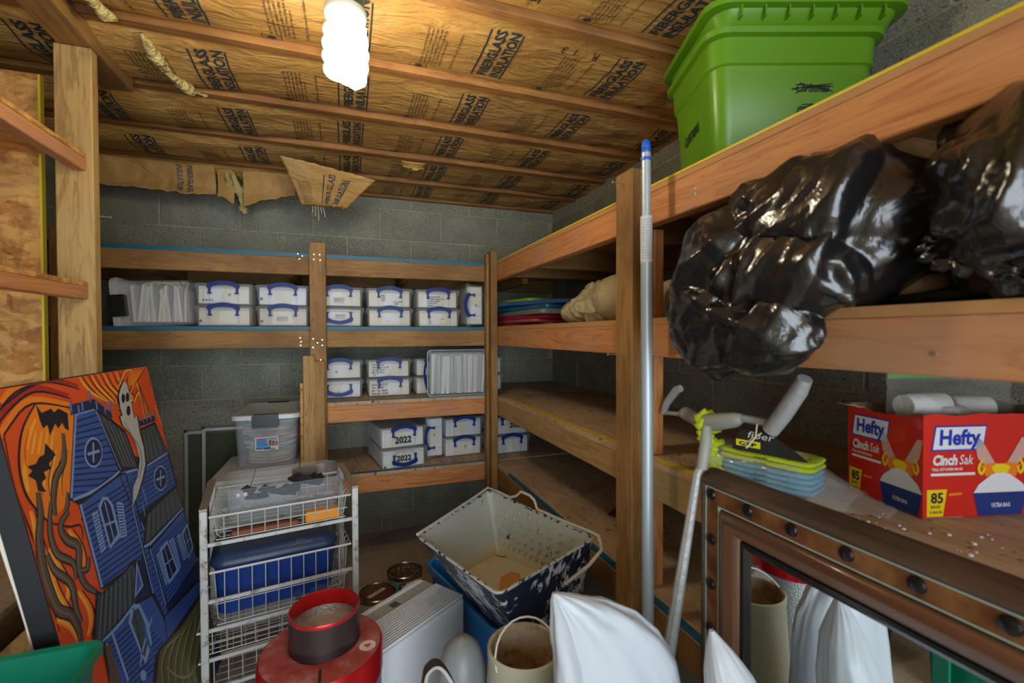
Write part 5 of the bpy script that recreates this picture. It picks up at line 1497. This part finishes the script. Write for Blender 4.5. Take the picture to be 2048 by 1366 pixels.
def wire_basket(label, x0, x1, y0, y1, zt, dp, group='wire baskets in the white drawer frame', step=.042, loc=CL, flange=0):
    t = thing('wire_basket', label, 'basket', loc, crz, group)
    w1, r1 = .0018, .0042
    m = M(); m.tube([(x0, y0, zt), (x1, y0, zt), (x1, y1, zt), (x0, y1, zt)], r1, 6, close=True); m.build('rim', wm, t, smooth=1)
    m = M(); ins = .018
    n = int((x1-x0)/step)
    for k in range(1, n+1):
        x = x0+(x1-x0)*k/(n+1)
        m.tube([(x, y0, zt), (x, y0+.004, zt-dp+.008), (x, y0+.012, zt-dp), (x, y1-.012, zt-dp), (x, y1-.004, zt-dp+.008), (x, y1, zt)], w1, 5)
    n = int((y1-y0)/step)
    for k in range(1, n+1):
        y = y0+(y1-y0)*k/(n+1)
        m.tube([(x0, y, zt), (x0+.008, y, zt-.006), (x0+ins, y, zt-dp+.010), (x0+ins+.010, y, zt-dp), (x1-ins-.010, y, zt-dp), (x1-ins, y, zt-dp+.010), (x1-.008, y, zt-.006), (x1, y, zt)], w1, 5)
    for q in (.62, 1): 
        i_ = ins*q; m.tube([(x0+i_, y0+.003, zt-dp*q+.006), (x1-i_, y0+.003, zt-dp*q+.006), (x1-i_, y1-.003, zt-dp*q+.006), (x0+i_, y1-.003, zt-dp*q+.006)], w1, 5, close=True)
    m.build('wire_grid', wm, t, smooth=1); return t
wire_basket('top wire basket of the white frame, holding the clear bin', .016, CW-.016, .006, CDp-.006, .715, .085)
wire_basket('second wire basket of the white frame, holding the blue tote', .016, CW-.016, .006, CDp-.006, .530, .185)
wire_basket('third wire basket, pushed out to the left of the white frame', -.022, CW-.04, .012, CDp-.012, .336, .085)
wire_basket('lowest wire basket, pushed out to the left of the white frame', -.018, CW-.04, .012, CDp-.012, .235, .175)
def rel(x, y, z=0):
    v = Vector((x, y, 0)); v.rotate(Matrix.Rotation(crz, 3, 'Z')); return Vector(CL)+v+Vector((0, 0, z))
o_ = rel(.245, .150, .660)
tcb = thing('clear_bin', 'open clear bin with black scraps resting in the top wire basket', 'bin', o_, crz)
m = M(); m.rrect([(0, .172, .098, .03), (.003, .178, .104, .035), (.118, .190, .122, .045), (.122, .197, .128, .048), (.128, .197, .128, .048), ], 7, 0, True, False); m.build('body', mat('milky_bin_plastic', (.50, .58, .66), .2, alpha=.20), tcb, smooth=1)
rng = random.Random(4)
dk = mat('black_scrap', (.012, .012, .014), .7)
for k, (x, y, w_, d_, z_, rx, rz) in enumerate(((.055, .0, .045, .03, .075, .5, .1), (.085, -.02, .05, .02, .07, .8, -.4), (.02, -.03, .04, .03, .055, .3, .5), (-.06, -.02, .03, .02, .06, .9, .3), (-.09, .0, .05, .03, .035, .1, .8), (-.12, -.03, .025, .02, .07, 1.0, -.2), (.12, .0, .03, .03, .07, .6, .9), (.0, .02, .05, .04, .03, .0, .2))):
    m = M(); m.prism([(-w_, 0), (-w_*.3, d_), (w_*.2, d_*.6), (w_, d_*.8), (w_*.8, -d_*.3), (-w_*.2, -d_*.5)], -.006, .006, 'z'); o = m.build('scrap_tile', dk); v = Vector((x, y, 0)); v.rotate(Matrix.Rotation(crz, 3, 'Z')); o.location = o_+v+Vector((0, 0, z_+.022)); o.rotation_euler = (rx, .2, rz)
    tag(o, ('jagged black scrap in front of the dark board', 'black scrap right of centre, leaning steeply', 'black scrap left of the dark board', 'small pointed black scrap in the middle', 'flat black scrap left of the middle', 'black scrap beside the thin rod', 'rightmost black scrap', 'lowest black scrap under the board')[k]+' in the clear bin', 'scrap', 'black scraps in the clear bin')
m = M(); m.box(-.045, .045, -.004, .004, 0, .060, b=.001); o = m.build('grey_tile', mat('dark_grey_board', (.075, .075, .065), .7)); v = Vector((.075, .055, 0)); v.rotate(Matrix.Rotation(crz, 3, 'Z')); o.location = o_+v+Vector((0, 0, .065)); o.rotation_euler = (-.3, 0, crz-.1); tag(o, 'dark grey square board standing behind the black scraps in the clear bin', 'board')
for k, x in enumerate((-.150, -.128)):
    m = M(); m.lathe([(0, -.008), (.006, -.006), (.008, 0), (.006, .006), (0, .008)], 10); o = m.build('bead', white, smooth=2); v = Vector((x, -.045, 0)); v.rotate(Matrix.Rotation(crz, 3, 'Z')); o.location = o_+v+Vector((0, 0, .085)); tag(o, 'small white bead, %s of two at the left end of the clear bin' % ('left' if k == 0 else 'right'), 'bead', 'white beads in the clear bin')
m = M(); m.tube([(-.12, -.02, .07), (-.095, .06, .145)], .0012, 5); o = m.build('thin_rod', nailm); o.location = o_; o.rotation_euler = (0, 0, crz); tag(o, 'thin metal rod leaning up out of the clear bin', 'rod')
def inb(name, label, cat, mt, x0, x1, y0, y1, z0, z1, b=.005):
    m = M(); m.box(x0, x1, y0, y1, 0, z1-z0, b=b); o = m.build(name, mt); o.location = rel(0, 0, z0); o.rotation_euler = (0, 0, crz); return tag(o, label, cat)
inb('orange_case', 'orange plastic case at the right end of the top wire basket', 'case', mat('orange_case_plastic', (.75, .28, .01), .4), .305, .425, .012, .05, .634, .672)
inb('rust_tray', 'flat rust red tray lying at the left in the top wire basket', 'tray', mat('rust_red_plastic', (.22, .055, .02), .5), .075, .285, .012, .045, .634, .650)
o_ = rel(.215, .165, .352)
tbt = thing('blue_tote', 'dark blue tote with dusty lid in the second wire basket', 'storage tote', o_, crz)
nb_ = mat('navy_tote_plastic', (.012, .05, .26), .3)
m = M(); m.rrect([(0, .180, .10, .03), (.004, .185, .105, .035), (.178, .196, .130, .04), (.184, .202, .134, .042)], 5, 0, True, True); m.build('body', nb_, tbt, smooth=1)
m = M(); m.rrect([(.178, .204, .137, .045), (.190, .204, .137, .045), (.204, .194, .127, .04), (.218, .178, .110, .035), (.216, .165, .10, .03)], 5, 0, True, True); m.build('lid', mat('dusty_navy_lid', (.02, .045, .11), .4, bump=(25, .3, .002)), tbt, smooth=1)
# ---------------------------------------------------------------- white cabinet, screens
tw_ = thing('white_cabinet', 'low white cabinet against the back wall carrying the frosted tote', 'cabinet', (-.41, 2.585, 0))
wc = mat('white_laminate', (.56, .58, .58), .45)
bx('carcass', wc, tw_, -.170, .170, -.215, .225, 0, .645, .002); bx('top', wc, tw_, -.178, .178, -.238, .232, .646, .665, .003)
d_ = bx('door', wc, tw_, -.160, .160, -.232, -.216, .03, .630, .002); bx('door_panel', mat('white_laminate_panel', (.50, .52, .53), .5), tw_, -.135, .135, -.2345, -.2325, .06, .60, .001)
m = M(); m.lathe([(0, .0), (.010, 0), (.010, .003), (.004, .004), (0, .004)], 16); k_ = m.build('knob', mat('grey_knob', (.12, .12, .12), .3, .6), tw_, smooth=1); k_.rotation_euler = (PI/2, 0, 0); k_.location = (.12, -.2345, .48)
def screen(label, x0, x1, y, zt, lean, ry=0):
    t = thing('window_screen', label, 'window screen', ((x0+x1)/2, y, 0), 0, rot=(-lean, ry, 0)); w = (x1-x0)/2; fm = mat('screen_frame', (.50, .54, .54), .4, .3)
    for a, b, c, d in ((-w, -w+.018, 0, zt), (w-.018, w, 0, zt), (-w+.018, w-.018, zt-.018, zt), (-w+.018, w-.018, 0, .018)): bx('frame_bar', fm, t, a, b, -.005, .005, c, d, .001)
    m = M(); m.add([(-w+.015, .001, .015), (w-.015, .001, .015), (w-.015, .001, zt-.015), (-w+.015, .001, zt-.015)], [(0, 1, 2, 3)]); m.build('mesh', mat('screen_mesh', (.085, .10, .050), .8, alpha=.72), t)
    m = M(); m.box(-w+.0, -w+.012, -.007, .003, zt-.006, zt+.008); m.build('corner_key', blackp, t)
screen('rear window screen with pale frame, further left against the back wall', -.892, -.52, 3.125, .758, .012)
screen('front window screen with pale frame, overlapping the other behind the cabinet', -.800, -.40, 3.09, .776, .014, .006)
# ---------------------------------------------------------------- paint cans, hose
can_m = mat('tin', (.45, .44, .42), .25, 1)
def can(label, x, y, col, top, lab):
    t = thing('paint_can', label, 'paint can', (x, y, 0), 0, 'paint cans on the floor')
    m = M(); m.lathe([(0, 0), (.080, 0), (.082, .003), (.080, .006), (.080, .176), (.083, .180), (.083, .187), (.080, .190), (.075, .188), (.072, .182)], 32); m.build('body', can_m, t, smooth=1)
    m = M(); m.lathe([(.0808, .012), (.0808, .170)], 32); m.build('label_band', lab, t, smooth=1)
    m = M(); m.lathe([(.072, .182), (.070, .186), (.066, .183), (.062, .180), (0, .180)], 32); m.build('lid', top, t, smooth=1)
    return t
rusttop = mat('rusty_lid', (.15, .075, .05), .55, .3, bump=(30, .7, .003))
def speck():
    m = mat('flaky_lid', (.1, .07, .05), .5, .3); nt = m.node_tree; n = tex(nt, 'Noise', coords(nt), 95, 2); setc(nt, ramp(nt, n.outputs[0], [(.4, (.07, .05, .035)), (.58, (.12, .08, .05)), (.64, (.65, .55, .45)), (.7, (.4, .15, .04))])); return m
c1 = can('cream paint can with rusty lid and pale strip label, nearer the camera', .112, 2.085, 0, rusttop, mat('cream_paint_label', (.55, .53, .47), .5))
L = M(); L.box(-.045, .045, -.010, .010, .181, .1825); o = L.build('strip_label', paper, c1); o.rotation_euler = (0, 0, .65)
L = M(); put_text(L, 'INTERIOR', lambda a, b: (-.03+a, -.004+b, .1832), .011, 0, 1, 0, .06); o = L.build('printed_lettering', ink2, c1); o.rotation_euler = (0, 0, .65)
c2 = can('light blue paint can with flaking speckled lid, under the corner of the paint bucket', .250, 2.235, 0, speck(), mat('sky_blue_label', (.25, .45, .62), .5))
L = M(); L.add([(.0815*math.sin(.25*math.cos(a)-.2), -.0815*math.cos(.25*math.cos(a)-.2), .145+.020*math.sin(a)) for a in [2*PI*k/16 for k in range(16)]], [tuple(range(16))]); L.build('label_emblem', mat('maroon_emblem', (.04, .02, .05), .5), c2)
th_ = thing('hose', 'short white hose with brass end standing behind the white appliance', 'hose', (.235, 1.90, 0))
m = M(); m.tube([(-.09, -.03, 0), (-.085, -.03, .20), (-.06, -.02, .255), (-.01, .0, .285), (.03, .012, .29)], .011, 12); m.build('tube', white, th_, smooth=1)
m = M(); m.tube([(.03, .012, .29), (.052, .018, .29)], .0135, 10); m.build('fitting', mat('brass', (.42, .28, .10), .35, .8), th_, smooth=1)
# ---------------------------------------------------------------- open blue tote and paint bucket
bt_ = mat('bright_blue_plastic', (.005, .20, .62), .32)
to = thing('blue_tote', 'bright blue open tote on the floor under the splattered paint bucket', 'storage tote', (.532, 1.68, 0), .259)
m = M(); m.rrect([(0, .135, .235, .03), (.004, .14, .24, .035), (.335, .160, .268, .045), (.345, .172, .280, .05), (.375, .174, .282, .05), (.372, .162, .270, .045), (.006, .134, .234, .03)], 6, 0, True, True); m.build('body', bt_, to, smooth=1)
tpb = thing('paint_bucket', 'wide metal paint bucket, navy outside with white splatters, pale inside', 'bucket', (.46, 1.42, .30))
rimq = [(.206, 1.49), (.552, 1.83), (.740, 1.282), (.349, 1.081)]; botq = [(.435, 1.66), (.575, 1.735), (.715, 1.36), (.525, 1.30)]
def quad(Q, z, ins=0, sag=0, n=4, rad=.06):
    cx, cy = sum(q[0] for q in Q)/4, sum(q[1] for q in Q)/4; P = [(q[0]+(cx-q[0])*ins, q[1]+(cy-q[1])*ins) for q in Q]; out = []
    for i in range(4):
        p, a, b = Vector(P[i]), Vector(P[i-1]), Vector(P[(i+1) % 4])
        u0 = p+(a-p)*rad; u1 = p+(b-p)*rad
        for k in range(n+1): t = k/n; q = u0.lerp(p, t).lerp(p.lerp(u1, t), t); out.append((q.x-.46, q.y-1.42, z-.30))
        for t in (.25, .5, .75): q = u1.lerp(b+(p-b)*rad, t); out.append((q.x-.46, q.y-1.42, z-.30))
    return out
def lq(t): return [tuple(Vector(b).lerp(Vector(r), t)) for r, b in zip(rimq, botq)]
def splat():
    m = mat('splattered_navy', (.012, .02, .035), .4); nt = m.node_tree
    a = tex(nt, 'Noise', coords(nt, (1, 1, .7)), 42, 5, .6, .8); b = tex(nt, 'Noise', coords(nt), 9, 3); 
    ad = nt.nodes.new('ShaderNodeMath'); ad.operation = 'MULTIPLY'; nt.links.new(a.outputs[0], ad.inputs[0]); nt.links.new(b.outputs[0], ad.inputs[1])
    setc(nt, ramp(nt, ad.outputs[0], [(.268, (.012, .022, .050)), (.280, (.25, .29, .33)), (.31, (.62, .66, .68))])); bumpto(nt, a.outputs[0], .5, .004); return m
def inner():
    m = mat('pale_inside_enamel', (.42, .45, .40), .45); nt = m.node_tree
    co = nt.nodes.new('ShaderNodeTexCoord'); sx = nt.nodes.new('ShaderNodeSeparateXYZ'); nt.links.new(co.outputs['Object'], sx.inputs[0])
    a = tex(nt, 'Noise', coords(nt), 9, 5, .6, 1); ad = nt.nodes.new('ShaderNodeMath'); ad.operation = 'MULTIPLY_ADD'; nt.links.new(a.outputs[0], ad.inputs[0]); ad.inputs[1].default_value = .10; nt.links.new(sx.outputs['Z'], ad.inputs[2])
    c = ramp(nt, ad.outputs[0], [(.195, (.50, .40, .24)), (.22, (.52, .48, .36)), (.245, (.50, .51, .43)), (.28, (.42, .47, .44))])
    s = tex(nt, 'Noise', coords(nt, (1, 1, .5)), 30, 4, .6); c = mixc(nt, ramp(nt, s.outputs[0], [(.68, (0, 0, 0)), (.70, (1, 1, 1))]), c, (.02, .025, .03))
    setc(nt, c); return m
inm = inner()
m = M(); m.loft([quad(botq, .30), quad(lq(.5), .48), quad(rimq, .662)], True, False); m.build('outer_shell', splat(), tpb, smooth=1)
flq = [(.393, 1.602), (.547, 1.694), (.640, 1.50), (.47, 1.36)]
m = M(); m.loft([quad(rimq, .662, .02), quad([tuple(Vector(a).lerp(Vector(b), .5)) for a, b in zip(rimq, flq)], .565, .0), quad(flq, .462)], False, True); m.build('inner_shell', inm, tpb, smooth=1)
def chip():
    m = mat('chipped_rim', (.45, .48, .44), .5); nt = m.node_tree; n = tex(nt, 'Noise', coords(nt), 55, 4, .6); setc(nt, ramp(nt, n.outputs[0], [(.44, (.02, .025, .04)), (.47, (.46, .49, .46))])); return m
m = M(); R = quad(rimq, .664, .008); m.tube(R, .0045, 6, close=True); m.build('rolled_rim', chip(), tpb, smooth=1)
# roller grid bumps on the back right wall
T_, R_ = Vector((.552, 1.83, .655)), Vector((.740, 1.282, .655)); T2, R2 = Vector((.547, 1.694, .47)), Vector((.640, 1.50, .47)); cen = Vector((.46, 1.42, .30))
m = M(); nrm_ = (R_-T_).cross(T2-T_).normalized(); nrm_ = nrm_ if nrm_.x < 0 else -nrm_
for a in range(9):
    for b in range(5):
        u = (a+.5+.5*(b % 2))/9.6; v = (b+.8)/6; p = T_.lerp(R_, u).lerp(T2.lerp(R2, u), v)-cen+nrm_*.004
        dv = (T2.lerp(R2, u)-T_.lerp(R_, u)).normalized()*.011
        m.tube([p-dv, p, p+dv], [.001, .0042, .001], 6)
tag(m.build('roller_ridges', inm, tpb, smooth=2), kind='stuff')
m = M(); P = [Vector(q)-cen for q in ((.208, 1.495, .668), (.30, 1.585, .669), (.44, 1.722, .672), (.548, 1.830, .676), (.575, 1.78, .672), (.600, 1.70, .672), (.612, 1.66, .69), (.622, 1.64, .712), (.638, 1.59, .712), (.648, 1.57, .70), (.652, 1.55, .672), (.70, 1.41, .672), (.735, 1.31, .675), (.748, 1.275, .672), (.742, 1.26, .66))]
m.tube(P, .0052, 7); m.build('bail_wire', mat('painted_wire', (.50, .49, .44), .5), tpb, smooth=1)
m = M(); P = [Vector(q)-cen for q in ((.752, 1.275, .665), (.728, 1.225, .652), (.66, 1.185, .635), (.575, 1.15, .62), (.565, 1.14, .625))]; m.tube(P, .0052, 7); m.build('side_wire', mat('painted_wire'), tpb, smooth=1)
m = M(); m.add([tuple(Vector(q)-cen) for q in ((.462, 1.43, .4635), (.50, 1.40, .4635), (.56, 1.47, .4635), (.57, 1.52, .4635), (.545, 1.545, .4635), (.50, 1.52, .4635), (.465, 1.50, .4635))], [tuple(range(6))]); m.build('ochre_stain', mat('ochre_residue', (.48, .22, .045), .7), tpb)
m = M(); stroke(m, [(.02, .26), (.05, .235), (.08, .245), (.10, .21), (.13, .18)], .007, lambda a, b: (a+.05, b, .1755-.0125), 0, 4); m.build('crack_line', mat('dark_crack', (.02, .02, .025), .6), tpb)
# ---------------------------------------------------------------- white appliance
A_, B2, C2 = Vector((.236, 1.709)), Vector((.381, 1.540)), Vector((.082, 1.328))
ln = (B2-C2).length; wd2 = (A_-B2).length; ang = math.atan2((B2-C2).y, (B2-C2).x)
ta = thing('dehumidifier', 'white boxy air appliance with ribbed top and small display, beside the red filter', 'appliance', (C2.x, C2.y, 0), ang)
ap = mat('white_appliance_plastic', (.72, .77, .82), .35)
bx('housing', ap, ta, 0, ln, .004, wd2, .01, .408, .012)
bx('base', mat('grey_foot'), ta, .02, ln-.02, .02, wd2-.02, 0, .012)
for k in range(13): y = .008+k*(wd2*.54)/12; bx('grille_slat', ap, ta, .010, ln-.010, y, y+.0052, .405, .4175, .001)
bx('grille_gap_shade', mat('grille_shadow_grey', (.30, .33, .36), .5), ta, .008, ln-.008, .006, wd2*.58, .4075, .4088)  # grey plate under the slats, its colour stands in for shade in the gaps
bx('control_panel', mat('grey_panel', (.36, .39, .41), .35), ta, .012, ln-.012, wd2*.62, wd2*.86, .4075, .4095)
L = M(); L.box(.175, .205, wd2*.68, wd2*.80, .4095, .4103); L.build('display', mat('dark_display', (.05, .05, .06), .15), ta)
L = M()
for q, (tx, xx) in enumerate((('Power', .05), ('Timer', .10), ('Mode', .245), ('Fan', .285), ('%', .225))): put_text(L, tx, lambda a, b, xx=xx: (xx+a, wd2*.70+b, .4098), .010, 0, 1)
for xx in (.06, .11, .25, .29, .32): L.lathe([(.006, .4099), (.0045, .4099)], 14, (xx, wd2*.80, 0))
L.build('panel_icons', mat('icon_grey', (.16, .17, .18), .5), ta)
m = M(); m.box(.03, .034, wd2-.03, wd2-.008, .4095, .4105); bx('panel_groove', ap, ta, .02, ln-.02, wd2*.89, wd2*.95, .4075, .4125, .001)
bx('side_grip', mat('grip_recess', (.42, .46, .50), .5), ta, .03, .06, .0005, .006, .20, .30, .002)
m = M(); m.lathe([(0, 0), (.004, 0), (.003, .002), (0, .003)], 7, (.10, .05, .413)); m.build('brown_speck', mat('brown_dirt', (.16, .06, .03), .8), ta)
# ---------------------------------------------------------------- red carbon filter
tf = thing('air_filter', 'round grey mesh air filter with glossy red end rings and open flange', 'filter', (-.068, 1.277, 0))
rd = mat('red_anodised', (.60, .015, .018), .22, .55)
def dusty():
    m = mat('dusty_red', (.38, .05, .05), .6, .1); nt = m.node_tree; n = tex(nt, 'Noise', coords(nt), 20, 6, .65); setc(nt, ramp(nt, n.outputs[0], [(.35, (.32, .03, .03)), (.55, (.38, .09, .08)), (.72, (.48, .27, .24))])); return m
m = M(); m.lathe([(0, 0), (.146, 0), (.148, .01), (.148, .02)], 48); m.lathe([(.1485, 0), (.151, 0), (.151, .05), (.1485, .052)], 48); m.build('base_ring', rd, tf, smooth=1)
def perf():
    m = mat('perforated_mesh', (.40, .42, .43), .35, .8); nt = m.node_tree; v = tex(nt, 'Voronoi', coords(nt), 190); setc(nt, ramp(nt, v.outputs['Distance'], [(.3, (.03, .03, .03)), (.45, (.48, .50, .50))])); bumpto(nt, v.outputs['Distance'], .6, .002); return m
pf_ = perf()
m = M(); m.lathe([(.148, .02), (.148, .46)], 56); m.build('mesh_drum', pf_, tf, smooth=1)
m = M(); m.lathe([(.148, .435), (.1515, .437), (.1515, .500), (.149, .506), (.145, .508)], 56); m.build('top_ring', rd, tf, smooth=1)
m = M(); m.lathe([(.145, .508), (.13, .5095), (.070, .5095)], 56); m.build('top_plate', dusty(), tf, smooth=1)
fc = (.006, .02, 0)
m = M(); m.lathe([(.089, .505), (.087, .52), (.087, .595)], 48, fc); m.lathe([(.0845, .595), (.0845, .45)], 48, fc); m.build('flange', mat('smoky_collar', (.022, .010, .012), .35, .1), tf, smooth=1)
m = M(); m.lathe([(.087, .590), (.0885, .596), (.087, .600), (.083, .598), (.082, .575), (.0825, .560)], 48, fc); m.build('flange_ring', rd, tf, smooth=1)
m = M(); m.lathe([(.0835, .565), (.0835, .545), (.078, .535), (0, .53)], 48, fc); m.build('inner_mesh', pf_, tf, smooth=1)
m = M(); 
for k in range(60):
    a0, a1 = 2*PI*k/60, 2*PI*(k+1)/60
    def pt(a, t): r = .0900+.002*math.sin(a*7)+.004*t; return (fc[0]+r*math.cos(a), fc[1]+r*math.sin(a), .53+t*(.085+.010*math.sin(a*5+1)+.006*math.sin(a*11)))
    m.add([pt(a0, 0), pt(a1, 0), pt(a1, 1), pt(a0, 1)], [(0, 1, 2, 3)])
m.build('film_wrap', mat('thin_film', (.7, .7, .7), .1, alpha=.02), tf, smooth=2)
m = M(); R_s = .1518
def onf(a, b): q = 0.34+a/.15; return (.15*0+ (R_s)*math.cos(q), R_s*math.sin(q), b)
m = M(); cs = (.118*math.cos(-.35), .118*math.sin(-.35))
m.add([(cs[0]+.021*math.cos(a), cs[1]+.021*math.sin(a), .5102) for a in [2*PI*k/20 for k in range(20)]], [tuple(range(20))], 0)
m.add([(cs[0]+x, cs[1]+y, .5107) for x, y in ((0, -.010), (.009, .0), (.008, .006), (.003, .007), (0, .003), (-.003, .007), (-.008, .006), (-.009, 0))], [tuple(range(8))], 1)
put_text(m, 'ACTIVE', lambda a, b: (cs[0]-.013+a, cs[1]-.017+b, .5107), .006, 0, 1, 2, .026)
m.build('round_label', [paper, mat('label_red'), ink2], tf)
m = M(); m.box(-.004, .004, -.1525, -.1495, .05, .503); m.box(-.003, .004, -.150, -.09, .509, .5105); m.build('steel_strap', mat('dull_strap', (.08, .07, .06), .4, .6), tf)
# ---------------------------------------------------------------- beige pail, plastic sheeting, strap, dome, green hopper
tb_ = thing('pail', 'tall beige plastic pail with wire handle and rusty stained rim', 'bucket', (.400, 1.035, 0))
bg = mat('beige_pail_plastic', (.50, .49, .38), .4)
def rustin():
    m = mat('stained_pail_inside', (.45, .40, .30), .6); nt = m.node_tree; n = tex(nt, 'Noise', coords(nt), 14, 5, .6); setc(nt, ramp(nt, n.outputs[0], [(.38, (.30, .15, .05)), (.5, (.46, .36, .22)), (.62, (.48, .46, .37))])); return m
m = M(); m.lathe([(0, 0), (.118, 0), (.120, .01), (.088, .535), (.090, .54), (.090, .556), (.086, .560)], 40); m.build('body', bg, tb_, smooth=1)
m = M(); m.lathe([(.086, .560), (.081, .556), (.084, .44), (.0, .44)], 40); m.build('inner_wall', rustin(), tb_, smooth=1)
m = M(); m.tube([(-.083+.002, -.035, .535)]+[(-.083*math.cos(PI*k/12), -.035+.05*math.sin(PI*k/12)+.03*k/12, .545+.062*math.sin(PI*k/12)) for k in range(13)], .0026, 6); m.build('handle', mat('white_wire', (.72, .72, .66), .4), tb_, smooth=1)
poly_ = mat('white_poly_sheet', (.50, .555, .61), .34, alpha=.92, bump=(6, .35, .02))
def sheetpile(label, rings, seed, n=120, sc_=1.0):
    # rings: z, centre x, centre y, half width, half depth; gathered film with long creases running up to the peak
    m = M(); R = []; Q = []
    for a, b in zip(rings, rings[1:]):
        for t in range(4): Q.append(tuple(a[i]+(b[i]-a[i])*t/4 for i in range(5)))
    Q.append(rings[-1][:5])
    for i, (z, cx, cy, hx, hy) in enumerate(Q):
        row = []; f = min(1, hx*12)
        for k in range(n):
            a = 2*PI*k/n; ca, sa = math.cos(a), math.sin(a)
            rdg = (1-abs(nz(ca*1.5+seed, sa*1.5+z*1.6, seed))*3.2); rd2 = 1-abs(nz(ca*3+z*6, sa*3-z*4, seed+4))*3
            px = cx+hx*ca*abs(ca)**-.15 if abs(ca) > .01 else cx
            p = Vector((px, cy+hy*sa, z)); nrm = Vector((ca*hy, sa*hx, 0)).normalized()
            p += nrm*(.007*max(-.6, rdg)+.002*max(-.5, rd2))*f
            p.z += .006*nz(ca*3, sa*3, i*.3+seed)*f
            row.append((p.x*sc_, p.y*sc_, max(0, 1.315-(1.315-p.z)*sc_) if i else 0))
        R.append(row)
    m.loft(R, True, True); return tag(m.build('plastic_sheeting', poly_, smooth=1), label, 'plastic sheet')
sheetpile('larger white poly sheeting bundle rising to a point beside the beige pail', [(0, .49, .76, .17, .07), (.35, .49, .76, .16, .06), (.60, .497, .765, .140, .045), (.66, .492, .765, .128, .042), (.715, .472, .765, .110, .038), (.765, .442, .765, .086, .032), (.800, .410, .765, .056, .024), (.825, .378, .765, .027, .014), (.838, .356, .765, .004, .004)], 1, 120, .95)
sheetpile('smaller peaked white poly sheet between the big bundle and the mirror', [(0, .640, .50, .08, .10), (.5, .640, .55, .07, .07), (.66, .630, .60, .056, .045), (.72, .620, .62, .040, .032), (.76, .610, .63, .022, .018), (.79, .603, .64, .004, .004)], 7, 90)
ts = thing('strap_handle', 'curved black and grey carry strap standing up in front of the white appliance', 'strap', (.175, .95, 0))
m = M()
P = [(-.035, 0, 0), (-.034, 0, .50), (-.030, 0, .60), (-.018, .003, .622), (.0, .005, .622), (.018, .0, .60), (.034, -.01, .565), (.05, -.015, .50), (.055, -.02, 0)]
P2 = []
for i in range(len(P)-1):
    a, b, c, d = [Vector(P[min(max(q, 0), len(P)-1)]) for q in (i-1, i, i+1, i+2)]
    for k in range(5): t = k/5; P2.append(tuple(.5*((2*b)+(c-a)*t+(2*a-5*b+4*c-d)*t*t+(3*b-a-3*c+d)*t**3)))
P = P2+[P[-1]]
R = []
for i, p in enumerate(P):
    p = Vector(p); a = Vector(P[max(i-1, 0)]); b = Vector(P[min(i+1, len(P)-1)]); t = (b-a).normalized(); s_ = Vector((0, 1, 0)); nr = t.cross(s_).normalized()
    R.append([tuple(p+s_*.011*x+nr*.003*y) for x, y in ((-1, -1), (1, -1), (1, 1), (-1, 1))])
m.loft(R); m.build('band', mat('dark_rubber', (.035, .033, .030), .5), ts, smooth=1)
m = M(); m.loft([[tuple(Vector(q)+Vector((0, -.003, .0))+(Vector(q)-Vector(p)).normalized()*.001) for q in (r[0], r[0], r[3], r[3])] for r, p in zip(R, P)]); m.build('edge_piping', mat('grey_piping', (.35, .35, .33), .5), ts)
m = M(); m.lathe([(.080, 0), (.078, .25), (.072, .40), (.062, .47), (.045, .515), (.022, .537), (0, .542)], 36)
o = m.build('plastic_dome', mat('smoky_dome', (.27, .30, .31), .35, alpha=.85), smooth=1); o.location = (.270, 1.14, 0); tag(o, 'translucent smoky grey domed jar between the white appliance and the beige pail', 'jar')
gg = mat('green_hopper_plastic', (.0, .22, .13), .35)
tg2 = thing('green_hopper', 'deep green plastic hopper with open top at the lower left corner', 'bin', (-.583, .935, 0), .0)
m = M(); m.rrect([(0, .09, .13, .02), (.55, .115, .155, .03), (.70, .125, .175, .03), (.704, .135, .186, .035), (.717, .135, .186, .035), (.714, .124, .173, .03), (.56, .108, .150, .02)], 5, 0, True, True); m.build('body', gg, tg2, smooth=1)
m = M(); m.box(.138, .150, .04, .09, .0, .66, b=.002); m.box(.136, .170, .045, .10, .655, .672, b=.004); m.build('side_ledge', gg, tg2)
tpk = M(); tpk.box(-.05, .05, -.04, .04, 0, .10, b=.01); o = tpk.build('clear_packet', [mat('pale_green_packet', (.40, .62, .58), .2, alpha=.8)]); o.location = (-.60, .98, .561); o.rotation_euler = (0, .1, .3); tag(o, 'small pale packet with yellow patch inside the green hopper', 'packet')
# ---------------------------------------------------------------- bulb
tl = thing('light_bulb', 'lit white spiral energy saving bulb in a green holder hanging from a joist', 'light bulb', (.002, 1.225, 2.218))
m = M(); m.lathe([(0, 0), (.046, 0), (.046, -.004), (.043, -.10), (.045, -.112)], 28); m.build('lampholder', mat('green_holder', (.012, .11, .045), .4), tl, smooth=1)
m = M(); m.lathe([(.045, -.098), (.050, -.100), (.051, -.112), (.047, -.120), (.038, -.121), (0, -.118)], 32); m.build('collar_ring', mat('cream_collar', (.75, .75, .66), .4), tl, smooth=1)
gl = mat('lit_tube', (1, 1, 1), .5, emit=((1, .86, .62), 40))
m = M(); P = []
for k in range(4*24+1):
    a = 2*PI*k/24; t = k/96; r = .036+.005*math.sin(PI*t); P.append((r*math.cos(a), r*math.sin(a), -.140-.125*t))
m.tube([(0.0, 0, -.118), (.030, 0, -.128)]+P+[(.02, 0, -.275), (0, 0, -.27), (-.01, 0, -.20), (0, 0, -.13)], .0145, 10); m.build('spiral_tube', gl, tl, smooth=2)
m = M(); m.lathe([(.030, -.118), (.032, -.135), (.026, -.15), (0, -.15)], 20); m.build('neck', gl, tl, smooth=1)
